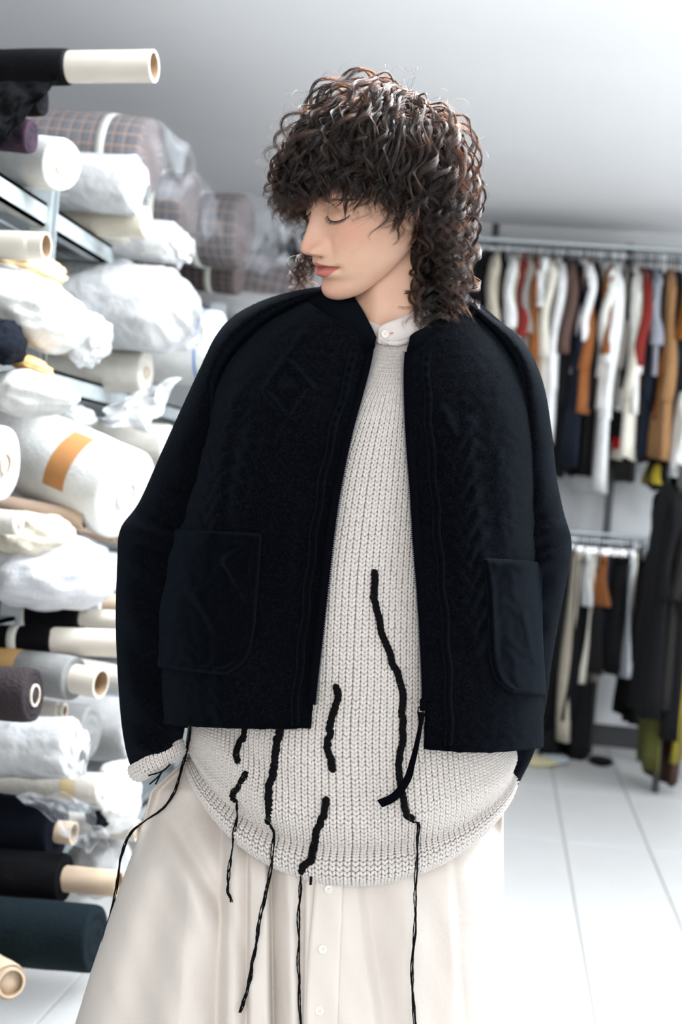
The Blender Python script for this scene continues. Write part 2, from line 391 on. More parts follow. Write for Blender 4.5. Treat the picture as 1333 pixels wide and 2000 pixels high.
# skin
M_skin = bpy.data.materials.new('skin'); M_skin.use_nodes = True
nt = M_skin.node_tree; b = nt.nodes['Principled BSDF']
b.inputs['Roughness'].default_value = .46; b.inputs['Specular IOR Level'].default_value = .38
b.inputs['Subsurface Weight'].default_value = .35; b.inputs['Subsurface Scale'].default_value = .005; b.inputs['Subsurface Radius'].default_value = (1, .42, .28)
at = nt.nodes.new('ShaderNodeAttribute'); at.attribute_name = 'tone'
sp = nt.nodes.new('ShaderNodeSeparateColor'); _link(nt, at.outputs['Color'], sp.inputs[0])
tc = nt.nodes.new('ShaderNodeTexCoord'); ns = nt.nodes.new('ShaderNodeTexNoise'); ns.inputs['Scale'].default_value = 90; ns.inputs['Detail'].default_value = 5
_link(nt, tc.outputs['Object'], ns.inputs['Vector'])
def _mix(fac, c1, c2):
    m = nt.nodes.new('ShaderNodeMix'); m.data_type = 'RGBA'
    if hasattr(fac, 'links'): _link(nt, fac, m.inputs[0])
    else: m.inputs[0].default_value = fac
    for i, c in ((6, c1), (7, c2)):
        if hasattr(c, 'links'): _link(nt, c, m.inputs[i])
        else: m.inputs[i].default_value = tuple(c) + (1,)
    return m.outputs[2]
c = _mix(ns.outputs[0], (.71, .44, .315), (.78, .51, .375))
c = _mix(sp.outputs[1], c, (.70, .28, .21))
c = _mix(sp.outputs[0], c, (.58, .19, .165))
c = _mix(sp.outputs[2], c, (.20, .09, .06))
_link(nt, c, b.inputs['Base Color'])
bp = nt.nodes.new('ShaderNodeBump'); bp.inputs['Strength'].default_value = .06; bp.inputs['Distance'].default_value = .002
n2 = nt.nodes.new('ShaderNodeTexNoise'); n2.inputs['Scale'].default_value = 700; _link(nt, tc.outputs['Object'], n2.inputs['Vector'])
_link(nt, n2.outputs[0], bp.inputs['Height']); _link(nt, bp.outputs[0], b.inputs['Normal'])
body = HM.build('body', M_skin, person)
xf, zf, ff_ = X.ravel(), Z.ravel(), np.broadcast_to(front, X.shape).ravel()
ax = np.abs(xf)
lip = lip_mask(xf, zf) * ff_
blush = ff_ * np.clip(.40 * gs((ax - .043) / .016) * gs((zf + .028) / .014) + .38 * gs(xf / .012) * gs((zf + .040) / .009) + .25 * gs((ax - .033) / .014) * gs((zf - .010) / .006)
                      + .30 * gs(xf / .018) * gs((zf + .108) / .010), 0, 1)
brown = ff_ * np.clip(.75 * gs((ax - .0078) / .0026) * gs((zf + .0555) / .0016) + .55 * gs((zf - mouth_z(xf)) / .0007) * (ax < .026)
                      + .45 * gs((zf - .0130 - .1 * (ax - .03)) / .0034) * sstep(.012, .020, ax) * (1 - sstep(.044, .054, ax)) * .6
                      + .18 * gs((xf - .0487) / .0006) * gs((zf + .050) / .0006) + .18 * gs((xf - .0435) / .0006) * gs((zf + .052) / .0006) + .6 * gs((xf - .010) / .0006) * gs((zf + .1125) / .0006), 0, 1)
tone = np.zeros((len(body.data.vertices), 4), np.float32); tone[:, 3] = 1
tone[:n_head, 0] = lip; tone[:n_head, 1] = blush; tone[:n_head, 2] = brown
ca = body.data.color_attributes.new('tone', 'FLOAT_COLOR', 'POINT'); ca.data.foreach_set('color', tone.ravel())

def surf(x, z, off=0.0):
    """point of the face surface at head x, z (front half), lifted by off"""
    x = np.asarray(x, float); z = np.asarray(z, float)
    zs = KZ[::-1][:, 0]; t = np.linspace(0, 1, 400); kk = cr(KZ[::-1], t)
    yf_ = np.interp(z, kk[:, 0], kk[:, 1]); w_ = np.interp(z, kk[:, 0], kk[:, 3]); yc_ = np.interp(z, kk[:, 0], kk[:, 4])
    cs = np.sqrt(np.clip(1 - (x / w_) ** 2, 0, 1))
    y = yc_ + (yf_ - yc_) * cs ** .92 + face_y(x, z) * sstep(.05, .45, cs)
    return np.stack([x, y + off, z], -1)
# lashes and brows
M_lash = mat('lash_hair', (.018, .012, .010), .5)
for sx in (1, -1):
    mb = MB()
    t = np.linspace(0, 1, 40); axl = .0205 + .0285 * t
    ln = surf(sx * axl, lash_z(axl) - .0003, .0002)
    mb.tube(HD(ln), .00040 + .00055 * np.sin(math.pi * t), 6)
    for k in range(90):
        u = (k + .5) / 90 + rng.normal() * .006; u = min(max(u, .03), .99)
        a0 = .0205 + .0285 * u; p0 = surf(sx * a0, lash_z(np.array(a0)), .0004)
        L = .0068 + .0030 * u + rng.normal() * .0007
        d = np.array([sx * (-.25 + .95 * u), .75, -.75]); d /= np.linalg.norm(d)
        q = np.linspace(0, 1, 6)[:, None]
        c_ = p0 + d * L * q + np.array([0, .0, .35]) * L * q ** 2.2 + np.array([sx * rng.normal() * .0008, 0, 0]) * q
        mb.tube(HD(c_), np.linspace(.00014, .00004, 6), 3)
    mb.build('eyelashes', M_lash, person)
    mb = MB()
    for k in range(110):
        u = rng.random(); a0 = .015 + .038 * u; zz = .0110 + .0035 * math.sin(u * 2.2) - .004 * max(0, u - .6) + rng.normal() * .0016 * (1.1 - .8 * u)
        p0 = surf(sx * a0, np.array(zz), .0003); L = .007
        d = np.array([sx * (.35 + .65 * u), .1 - .25 * u, .75 * (1 - u) - .1]); d /= np.linalg.norm(d)
        q = np.linspace(0, 1, 4)[:, None]; p1 = p0 + d * L * q
        p1 = np.array([surf(p[0], np.array(p[2]), .0005) for p in p1])
        mb.tube(HD(p1), np.linspace(.00014, .00004, 4), 3)
    mb.build('eyebrow', mat('brow_hair', (.075, .042, .028), .6), person)
# ears
for sx in (1, -1):
    mb = MB(); th = np.linspace(0, 2 * math.pi, 40, endpoint=False)
    rings = []
    for q, dx in ((1.0, .000), (1.04, .006), (.98, .0095), (.80, .0085), (.55, .004), (.2, .003)):
        yy = -.012 + q * (.0165 + .003 * np.sin(th)) * np.cos(th) - .004 * np.sin(th); z_ = -.008 + q * .031 * np.sin(th)
        lob = sstep(-.012, -.030, z_)
        rings.append(np.stack([sx * (.0685 - .0015 * (z_ > 0) + dx * (1 - .35 * lob) + .10 * np.maximum(0, -.012 - yy)), yy + .006 * lob, z_], -1))
    mb.loft(HD(np.array(rings)[:, ::sx]), False, True)
    mb.build('ear', M_skin, person)
# ------------------------------------------------------------------ sweater
SWK = np.array([  # py centre, py left side, py right side, px left, px right, s front, s side
    (672, 640, 640, 712, 826, -92, 20), (690, 655, 655, 698, 840, -100, 20), (740, 692, 692, 645, 880, -128, 20), (800, 760, 760, 565, 930, -156, 20),
    (900, 870, 870, 480, 972, -176, 20), (1000, 980, 980, 440, 983, -184, 20), (1120, 1110, 1110, 412, 985, -188, 20), (1240, 1230, 1230, 400, 985, -192, 20),
    (1350, 1340, 1330, 392, 987, -198, 20), (1450, 1395, 1405, 376, 993, -208, 20), (1535, 1430, 1450, 372, 1000, -220, 20), (1600, 1452, 1480, 370, 1005, -232, 20),
    (1640, 1468, 1502, 380, 998, -212, 20), (1660, 1480, 1515, 381, 997, -204, 20), (1688, 1492, 1528, 369, 1005, -232, 20), (1712, 1504, 1538, 372, 1002, -230, 20),
    (1724, 1512, 1544, 384, 990, -204, 20), (1720, 1508, 1540, 396, 978, -186, 20)], float)
_t = np.linspace(0, 1, 1200); _k = cr(SWK, _t)
_len = np.concatenate([[0], np.cumsum(np.hypot(np.diff(_k[:, 0]), np.diff(_k[:, 5])))])
SW_LEN = _len[-1]
def sw_px(th, q):
    """sweater surface in (px, py, s): th angle from the front (left negative), q length along the front in px"""
    th, q = np.broadcast_arrays(np.asarray(th, float), np.asarray(q, float))
    t = np.interp(q, _len, _t); k = cr(SWK, t)
    yc_, yl, yr, L, R, sf, ss = [k[..., i] for i in range(7)]
    cx = (L + R) / 2; hw = (R - L) / 2; sn = np.sin(th); cs = np.cos(th)
    px = cx + hw * np.sign(sn) * np.abs(sn) ** .95
    ys = np.where(th < 0, yl, yr)
    f = np.where(cs > 0, np.abs(cs) ** 1.35, 0)
    py = ys + (yc_ - ys) * f
    s = np.where(cs > 0, ss + (sf - ss) * np.abs(cs) ** .9, ss - cs * 170)
    # soft folds: pulled up at her right hip, slack in front
    low = sstep(1380, 1500, py)
    d1 = (py - 1400) - (px - 385) * 1.05
    s = s - low * 15 * np.cos(d1 / 21.0) * gs((px - 430) / 75) * (cs > 0)
    s = s - 9 * gs((px - 560 + (py - 1500) * .35) / 42) * sstep(1400, 1480, py) * (1 - sstep(1590, 1650, py))
    s = s + 9 * gs((px - 690 - (py - 1500) * .25) / 38) * sstep(1250, 1500, py) * (1 - sstep(1590, 1650, py))
    s = s - 7 * gs((px - 800) / 40) * sstep(1300, 1500, py) * (1 - sstep(1600, 1650, py))
    s = s + 3.0 * np.sin(px / 37.0 + py / 61.0) * sstep(900, 1100, py) * (cs > .2)
    s = s - 5 * gs((py - 1560 - 18 * np.sin(px / 80)) / 26) * (cs > 0)
    return px, py, s
def sw(th, q): return P(*sw_px(th, q))
TH = np.linspace(-math.pi, math.pi, 220, endpoint=False); QQ = np.linspace(0, SW_LEN, 260)
_px, _py, _s = sw_px(TH[None, :], QQ[:, None])
SW_GRID = (_px, _py, _s)
def depth_on(gridpx, px, py, front=True):
    """s of the nearest front surface of a (px,py,s) grid at pixel px, py"""
    gx, gy, g = [a.ravel() for a in gridpx]
    px = np.atleast_1d(np.asarray(px, float)); py = np.atleast_1d(np.asarray(py, float)); out = []
    for x, y in zip(px, py):
        d2 = (gx - x) ** 2 + (gy - y) ** 2 + 900 * (g > 40) * 100
        i = np.argpartition(d2, 6)[:6]; w_ = 1 / (d2[i] + 1.0); out.append((w_ * g[i]).sum() / w_.sum())
    return np.array(out)
M_knit = mat('cream_mohair_yarn', (.80, .755, .72), .9, sheen=.5, sheen_tint=(1, .97, .93), var=.12, vscale=260, bump=.25, bscale=900, spec=.2)
M_knit_in = mat('cream_knit_ground', (.74, .67, .61), .95, spec=.1)
gp = P(_px, _py, _s + 3.0)
swb = MB().grid(gp, True).build('sweater', M_knit_in, person)
swb['label'] = 'cream chunky knit sweater with a rolled hem and loose black yarn cords'
def stitches(fn, us, qs, du, dq, keep=None, lift=2.0, fat=1.0, fatq=None):
    """V-shaped knit loops on a surface fn(u, q) -> world; one small lobe for each side of each V"""
    U, Q = np.meshgrid(us, qs, indexing='ij'); U = U.ravel(); Q = Q.ravel()
    if keep is not None:
        m_ = keep(U, Q); U = U[m_]; Q = Q[m_]
    h = .15
    p = fn(U, Q); tu = (fn(U + du * h, Q) - fn(U - du * h, Q)) / (2 * h); tq = (fn(U, Q + dq * h) - fn(U, Q - dq * h)) / (2 * h)
    nn = np.cross(tu, tq); nn /= np.linalg.norm(nn, axis=1, keepdims=True) + 1e-12
    tocam = CAM - p; nn *= np.sign((nn * tocam).sum(1))[:, None] if keep is not None else 1
    wid = np.linalg.norm(tu, axis=1)[:, None]
    V = []; nr = 5; nc = 6
    a = np.arange(nc) / nc * 2 * math.pi
    for sgn in (-1, 1):
        ring = []
        jit = rng.normal(size=(len(p), 2)) * .04
        for k in range(nr):
            f = k / (nr - 1); prof = math.sin(math.pi * (0.10 + .80 * f)) ** .7
            x = sgn * (.06 + .30 * f) + jit[:, 0] * .5; y = .62 - 1.30 * f + jit[:, 1]
            z = (.10 + .16 * math.sin(math.pi * f)) 
            c_ = p + tu * x[:, None] + tq * y[:, None] + nn * (wid * (z + .03 * lift))
            rw = (.275 * prof * fat) * (fatq(Q) if fatq is not None else 1.0)
            rw = np.asarray(rw).reshape(-1, 1) if np.ndim(rw) else rw
            ring.append(c_[:, None] + (tu * rw)[:, None] * np.cos(a)[None, :, None] + (nn * wid * rw * .95)[:, None] * np.sin(a)[None, :, None])
        V.append(np.stack(ring, 1))        # n, nr, nc, 3
    V = np.concatenate(V, 0); n = len(V)
    base = np.concatenate([grid_faces(nr, nc, True)])
    Fq = (base[None] + (np.arange(n) * nr * nc)[:, None, None]).reshape(-1, 4)
    return V.reshape(-1, 3), Fq
def fast_obj(name, V, Fq, m, parent):
    org = ORG[parent.name]; me = bpy.data.meshes.new(name)
    V = (V - org).astype(np.float32); Fq = Fq.astype(np.int32)
    me.vertices.add(len(V)); me.vertices.foreach_set('co', V.ravel())
    me.loops.add(Fq.size); me.loops.foreach_set('vertex_index', Fq.ravel())
    me.polygons.add(len(Fq)); me.polygons.foreach_set('loop_start', np.arange(0, Fq.size, 4, dtype=np.int32))
    try: me.polygons.foreach_set('loop_total', np.full(len(Fq), 4, np.int32))
    except Exception: pass
    me.update(calc_edges=True); me.polygons.foreach_set('use_smooth', np.ones(len(Fq), bool)); me.materials.append(m)
    o = bpy.data.objects.new(name, me); COL.objects.link(o); o.parent = parent; ORG[o.name] = org
    return o
NCOL = 150; DU = 2 * math.pi / NCOL; DQ = 8.7
ZL = np.array([(728, 672), (718, 720), (702, 780), (683, 850), (664, 940), (650, 1030), (637, 1140), (624, 1260), (614, 1350), (608, 1421)], float)
ZR = np.array([(797, 676), (794, 720), (795, 790), (799, 870), (806, 960), (812, 1060), (820, 1160), (826, 1260), (830, 1360), (829, 1462)], float)
def open_front(th, q):
    """keep loops not hidden by the jacket"""
    px, py, s = sw_px(th, q)
    l = np.interp(py, ZL[:, 1], ZL[:, 0]) - 45; r = np.interp(py, ZR[:, 1], ZR[:, 0]) + 45
    vis = (px > l) & (px < r)
    vis |= (py > 1385) & (px < 640); vis |= (py > 1425)
    return vis & (np.cos(th) > -.12)
V, Fq = stitches(sw, (np.arange(-NCOL // 2, NCOL // 2) + .5) * DU, np.arange(5, SW_LEN - 4, DQ), DU, DQ, open_front, fatq=lambda q: .62 + .38 * sstep(60, 190, q))
st = fast_obj('knit_stitches', V, Fq, M_knit, swb); st['kind'] = 'stuff'
# ladder rungs between the columns of the open-knit yoke
mb = MB()
for i in range(-14, 15):
    for q_ in np.arange(14, 165, DQ):
        u_ = np.linspace(i * DU - .42 * DU, i * DU + .42 * DU, 4); px, py, s = sw_px(u_, np.full(4, q_))
        mb.tube(P(px, py, s - 1.0), 1.15 / PPM, 5)
o = mb.build('knit_rungs', M_knit, swb); o['kind'] = 'stuff'
# the braided neck edge of the sweater
tt = np.linspace(-1.45, 1.45, 80)
mb = MB()
px, py, s = sw_px(tt, 0 * tt + 1.0)
for k in range(2):
    w_ = tt * 46 + k * math.pi
    mb.tube(P(px + 1.2 * np.cos(w_), py - 2 + 3.2 * np.sin(w_), s - 5 - 2.5 * np.cos(w_)), 3.4 / PPM, 6)
mb.build('neck_edge', M_knit, swb)

# ------------------------------------------------------------------ skirt
SKK = np.array([(1430, 402, 985, -120), (1495, 350, 984, -140), (1545, 296, 984, -150), (1600, 281, 983, -165), (1660, 262, 983, -180), (1720, 240, 984, -192),
                (1800, 212, 985, -204), (1900, 178, 980, -208), (2000, 148, 970, -214), (2200, 100, 968, -226), (2400, 62, 975, -236), (2640, 40, 985, -244)], float)
def skirt_px(th, y):
    th, y = np.broadcast_arrays(np.asarray(th, float), np.asarray(y, float))
    L = np.interp(y, SKK[:, 0], SKK[:, 1]); R = np.interp(y, SKK[:, 0], SKK[:, 2]); sf = np.interp(y, SKK[:, 0], SKK[:, 3])
    cx = (L + R) / 2; hw = (R - L) / 2; sn = np.sin(th); cs = np.cos(th)
    px = cx + hw * sn
    s = np.where(cs > 0, 20 + (sf - 20) * np.abs(cs) ** .8, 20 - cs * 230)
    g = (y - 1700) / 300.0
    fold = 0
    #        px at 1700, drift per 300 px, half width, depth (+ valley, - ridge)
    for x0, dx, w_, A in ((503, -6, 22, -10), (578, 2, 20, -8), (395, -55, 34, -16), (330, -60, 30, 14), (285, -80, 22, -8),
                          (722, 38, 26, 16), (770, 30, 30, -8), (835, 22, 36, 9), (905, 12, 34, -9), (950, 8, 22, 8), (660, 5, 20, -5)):
        ramp = sstep(1500, 1780, y) * (.75 + .35 * np.clip(g, 0, 3))
        fold = fold + A * ramp * gs((px - x0 - dx * g) / (w_ * (1 + .12 * np.clip(g, 0, 3))))
    #        sharp-edged pleats: edge px at 1700, drift, width (sign: side of the valley), depth
    for x0, dx, w_, A in ((526, 4, 38, 62), (438, -8, -70, 48), (486, -2, -26, 30), (596, -4, -24, 18), (704, 40, 70, 20), (884, 18, 60, 10)):
        ramp = sstep(1480, 1740, y) * (.8 + .3 * np.clip(g, 0, 3)); d = (px - x0 - dx * g) / w_ / (1 + .15 * np.clip(g, 0, 3))
        fold = fold + A * ramp * sstep(-.22, .14, d) * np.clip(1 - d, 0, 1) ** 1.4
    # slanting drag folds from the pocket at her right hip
    fold = fold + 17 * gs((y - 1610 - (px - 340) * 1.7) / 26) * gs((px - 395) / 55) * (cs > 0) - 12 * gs((y - 1690 - (px - 340) * 1.7) / 34) * gs((px - 370) / 60) * (cs > 0)
    fold = fold - 12 * gs((y - 1545 - (px - 300) * .9) / 30) * gs((px - 325) / 45) * (cs > 0)
    back = 26 * np.sin(th * 14 + .6 * np.sin(3 * th)) * sstep(1500, 1900, y)
    s = s + 75 * (1 - sstep(1560, 1720, y)) * (cs > 0) * sstep(0, .35, cs)
    s = s + np.where(cs > -.05, fold, back * sstep(0, .5, -cs))
    s = s + 1.6 * np.sin(px / 23 + y / 47) + 1.2 * np.sin(px / 11 - y / 29)
    return px, y, s
TH2 = np.concatenate([np.linspace(-1.62, 1.62, 420), np.linspace(1.62, 2 * math.pi - 1.62, 120)[1:-1]])
YY2 = np.concatenate([np.linspace(1430, 2010, 150), np.linspace(2020, 2640, 50)])
_a = skirt_px(TH2[None, :], YY2[:, None]); SK_GRID = _a
M_skirt = mat('cream_cotton', (.90, .835, .775), .92, sheen=.15, bump=.14, bscale=70, transl=.18, spec=.08, var=.03, vscale=8)
M_stripe = mat('cream_cotton_band', (.90, .835, .775), .92, transl=.15, spec=.08)
skirt = MB().grid(P(*_a), True).build('skirt', M_skirt, person); solid(skirt, .0008)
skirt['label'] = 'long cream cotton skirt with a buttoned front placket'
# button placket, a folded strip standing a little proud
def strip_on(gridpx, pl, pr, off, n=60, m=7, bulge=1.2):
    """quad strip between two pixel polylines, lying on a surface"""
    t = np.linspace(0, 1, n); a = cr(pl, t); b = cr(pr, t); u = np.linspace(0, 1, m)
    g = a[:, None] * (1 - u)[None, :, None] + b[:, None] * u[None, :, None]
    s = depth_on(gridpx, g[..., 0].ravel(), g[..., 1].ravel()).reshape(n, m)
    for _ in range(2): s[1:-1] = (s[:-2] + s[1:-1] * 2 + s[2:]) / 4
    return P(g[..., 0], g[..., 1], s + off - bulge * np.sin(math.pi * u)[None, :])
pk = strip_on(SK_GRID, [(618, 1690), (610, 1790), (602, 1880), (597, 2010), (592, 2200), (588, 2400), (586, 2630)], [(672, 1690), (668, 1790), (664, 1880), (660, 2010), (658, 2200), (655, 2400), (652, 2630)], -3.5, 140, 9)
solid(MB().grid(pk).build('placket', M_stripe, skirt), .0012)
M_button = mat('ivory_button', (.86, .83, .77), .3, coat=.3)
M_thread = mat('button_thread', (.45, .30, .16), .8)
def button(px, py, s, r, parent, tilt=0.0):
    """four-hole shirt button facing the camera, rim and holes modelled"""
    c_ = P(px, py, s); n_ = (CAM - c_); n_ /= np.linalg.norm(n_); u_ = R_CW[:, 0] - n_ * (R_CW[:, 0] @ n_); u_ /= np.linalg.norm(u_); v_ = np.cross(n_, u_)
    a = np.linspace(0, 2 * math.pi, 28, endpoint=False); R_ = r / PPM
    prof = [(1.0, -.15), (1.0, .12), (.93, .20), (.82, .20), (.72, .10), (.45, .07), (.02, .06)]
    g = np.array([c_ + R_ * (q * (np.cos(a)[:, None] * u_ + np.sin(a)[:, None] * v_)) + n_ * h * R_ for q, h in prof])
    o = MB().loft(g).build('button', M_button, parent)
    mb = MB()
    for k in range(4):
        ang = math.pi / 4 + k * math.pi / 2; cc = c_ + R_ * .26 * (math.cos(ang) * u_ + math.sin(ang) * v_) + n_ * R_ * .07
        rr = np.array([cc + R_ * .095 * (np.cos(a[::3])[:, None] * u_ + np.sin(a[::3])[:, None] * v_) + n_ * R_ * h for h in (0, .035)])
        mb.loft(rr)
    mb.build('thread_hole', M_thread, o)
    return o
for x, y in ((643, 1737), (631, 1854), (625, 1975), (621, 2100), (618, 2225), (616, 2350), (614, 2475), (612, 2590)):
    button(x, y, depth_on(SK_GRID, x, y)[0] - 8, 8.2, skirt)

# ------------------------------------------------------------------ shirt under the sweater: stand collar with a button
M_shirt = mat('pale_pink_cotton', (.85, .78, .75), .8, transl=.1, bump=.08, bscale=120, spec=.25)
def ribbon(pl, pr, sl, sr, n=40, m=9, bulge=0.):
    t = np.linspace(0, 1, n); a = cr(np.column_stack([np.array(pl, float), sl]), t); b = cr(np.column_stack([np.array(pr, float), sr]), t); u = np.linspace(0, 1, m)
    g = a[:, None] * (1 - u)[None, :, None] + b[:, None] * u[None, :, None]
    return P(g[..., 0], g[..., 1], g[..., 2] - bulge * np.sin(math.pi * u)[None, :])
c1 = ribbon([(832, 560), (760, 552), (698, 575), (694, 596), (714, 622), (745, 636), (757, 642)], [(846, 612), (765, 600), (690, 610), (697, 632), (715, 655), (740, 668), (760, 674)],
            [60, 120, 40, -10, -50, -72, -78], [60, 130, 40, -16, -58, -80, -84], 60)
solid(MB().grid(c1).build('shirt_collar', M_shirt, person), .0015)
c2 = ribbon([(737, 652), (741, 640), (752, 632), (772, 624), (792, 616), (812, 607), (832, 592), (840, 570), (800, 556)], [(738, 668), (742, 671), (756, 672), (776, 668), (798, 660), (815, 651), (838, 634), (850, 610), (815, 600)],
            [-84, -86, -86, -82, -74, -66, -44, 0, 90], [-92, -93, -93, -89, -82, -73, -52, 0, 90], 60)
cl = MB().grid(c2).build('shirt_collar', M_shirt, person); solid(cl, .0018)
button(753, 652, -93, 8.0, cl)
mb = MB(); mb.tube(P(np.linspace(760, 769, 6), np.linspace(651.5, 650, 6), np.full(6, -93.)), .9 / PPM, 5); mb.build('buttonhole', M_thread, cl)
# ------------------------------------------------------------------ black wool jacket
SDL = np.array([(598, 588), (520, 630), (455, 692), (415, 765), (395, 850), (368, 955), (336, 1050), (311, 1170), (300, 1270), (303, 1413)], float)
SDR = np.array([(918, 606), (965, 648), (1005, 700), (1033, 775), (1045, 865), (1047, 970), (1048, 1075), (1052, 1190), (1060, 1330), (1063, 1460)], float)
SFZ = np.array([-100, -128, -162, -190, -204, -210, -214, -218, -222, -228], float)      # s at the zip edge
SSD = np.array([10, 5, 0, -5, -12, -18, -22, -26, -28, -30], float)                       # s at the side
def seg_d(px, py, a, b):
    a = np.array(a, float); b = np.array(b, float); d = b - a; t = np.clip(((px - a[0]) * d[0] + (py - a[1]) * d[1]) / (d @ d), 0, 1)
    return np.hypot(px - a[0] - t * d[0], py - a[1] - t * d[1])
def relief(px, py):
    """felted cable pattern standing out of the wool, in px"""
    h = np.zeros_like(px)
    for c_ in ((563, 762, 46, 62),):
        x, y, a, b = c_; q = [(x - 4, y - b), (x + a, y - 4), (x + 2, y + b), (x - a, y)]
        for i in range(4): h = np.maximum(h, 8.5 * gs(seg_d(px, py, q[i], q[(i + 1) % 4]) / 5.0))
        h = np.maximum(h, 10 * gs(np.hypot(px - x, py - y + 2) / 11.0))
        h = np.maximum(h, 7 * gs(seg_d(px, py, q[0], (x + 30, y - b - 50)) / 5)); h = np.maximum(h, 6 * gs(seg_d(px, py, q[2], (x - 20, y + b + 45)) / 5))
    def braid(pts, amp, per, wd, ht):
        """cable of nested V strands"""
        p = np.array(pts, float); o = np.zeros_like(px)
        for y0 in np.arange(p[0, 1], p[-1, 1], per * .42):
            x0 = np.interp(y0, p[:, 1], p[:, 0])
            for sg in (-1, 1):
                yy_ = y0 + (per * .21 if sg > 0 else 0)
                o = np.maximum(o, ht * gs(seg_d(px, py, (x0 + sg * amp * 1.15, yy_ - per * .24), (x0 + sg * amp * .10, yy_ + per * .22)) / wd))
        return o
    h = np.maximum(h, braid([(893, 830), (905, 960), (918, 1080), (930, 1230)], 22, 104, 9, 10.5))
    h = np.maximum(h, braid([(440, 770), (415, 880), (398, 1030)], 20, 98, 8.5, 9))
    h = np.maximum(h, braid([(500, 870), (480, 960), (468, 1040)], 15, 84, 7.5, 6))
    h = np.maximum(h, braid([(560, 980), (552, 1120)], 14, 80, 7, 7)); h = np.maximum(h, braid([(440, 1310), (437, 1400)], 13, 70, 7, 6.5))
    h = np.maximum(h, braid([(985, 900), (992, 1060)], 10, 80, 7, 3))
    return h
def panel_px(side, wrap=1.28, nu=110, nt=240):
    Z_, S_ = (ZL, SDL) if side < 0 else (ZR, SDR)
    t = np.linspace(0, 1, nt)[:, None]; u = np.linspace(0, wrap, nu)[None, :]
    z = cr(np.column_stack([Z_, SFZ]), t[:, 0]); sd = cr(np.column_stack([S_, SSD]), t[:, 0])
    a = np.where(u <= 1, np.sin(np.clip(u, 0, 1) * math.pi / 2) ** .88, np.cos((u - 1) * math.pi / 2))
    px = z[:, 0:1] + (sd[:, 0:1] - z[:, 0:1]) * a; py = z[:, 1:2] + (sd[:, 1:2] - z[:, 1:2]) * np.minimum(a + 0 * t, 1)
    fall = 1 - np.cos(np.clip(u, 0, 1.6) * math.pi / 2)
    s = z[:, 2:3] + (sd[:, 2:3] - z[:, 2:3]) * fall ** 1.15
    s = np.where(u > 1, sd[:, 2:3] + 120 * np.sin((u - 1) * math.pi / 2), s)
    py = py + (9 * np.sin(math.pi * np.clip(a, 0, 1)) * sstep(.9, 1, t) if side > 0 else 6 * np.sin(math.pi * np.clip(a, 0, 1)) * sstep(.9, 1, t))
    # drape: soft vertical swing towards the hem
    s = s - 7 * np.sin(px / 62.0 + (1.2 if side < 0 else .2)) * sstep(.35, .9, t) * np.clip(1 - u, 0, 1) + 4 * np.sin(py / 70. + px / 130.) * np.clip(1 - u, 0, 1)
    s = s - 4 * sstep(.985, 1, t)                       # thick hem edge
    s = s - relief(px, py) * np.clip((1 - u) * 6, 0, 1)
    s = s + 1.3 * np.sin(px / 9.1 + 2 * np.sin(py / 13.)) * np.sin(py / 8.3 + 1.7 * np.sin(px / 11.)) 
    return px, py, s
def wool(name, c1, c2, sh):
    m = mat(name, c1, .95, sheen=sh, sheen_tint=(.28, .42, .60), var=.5, vscale=330, color2=c2, bump=.5, bscale=1300, spec=.03)
    return m
M_wool = wool('black_boiled_wool', (.0009, .0013, .0023), (.0021, .0029, .0052), .065)
M_zip = mat('black_zip_tape', (.0022, .0024, .0040), .9, bump=.2, bscale=900, spec=.02)
M_teeth = mat('zip_teeth_metal', (.085, .09, .10), .4, metallic=1)
PANEL = {}; EXTRA = []
# back panel: from side to side behind her
t = np.linspace(0, 1, 60)[:, None]; u = np.linspace(0, 1, 50)[None, :]
l = cr(np.column_stack([SDL, SSD]), t[:, 0]); r_ = cr(np.column_stack([SDR, SSD]), t[:, 0])
bx = l[:, 0:1] + (r_[:, 0:1] - l[:, 0:1]) * (.5 - .5 * np.cos(u * math.pi)); by = l[:, 1:2] + (r_[:, 1:2] - l[:, 1:2]) * u - 40 * np.sin(u * math.pi) * (1 - t) ** 3
bs = (l[:, 2:3] * (1 - u) + r_[:, 2:3] * u) + (60 + 140 * sstep(0, .3, t)) * np.sin(u * math.pi) ** .6 + 12
jacket = MB().grid(P(bx, by, bs)).build('jacket', M_wool, person); solid(jacket, .004)
jacket['label'] = 'open black boiled-wool zip jacket with raised cables and patch pockets'
for side in (-1, 1):
    g = panel_px(side); PANEL[side] = tuple(a[:, :86] for a in g)
    wv = P(*g)
    o = MB().grid(wv if side < 0 else wv[:, ::-1]).build('front_panel', M_wool, jacket); solid(o, .0042, -1)
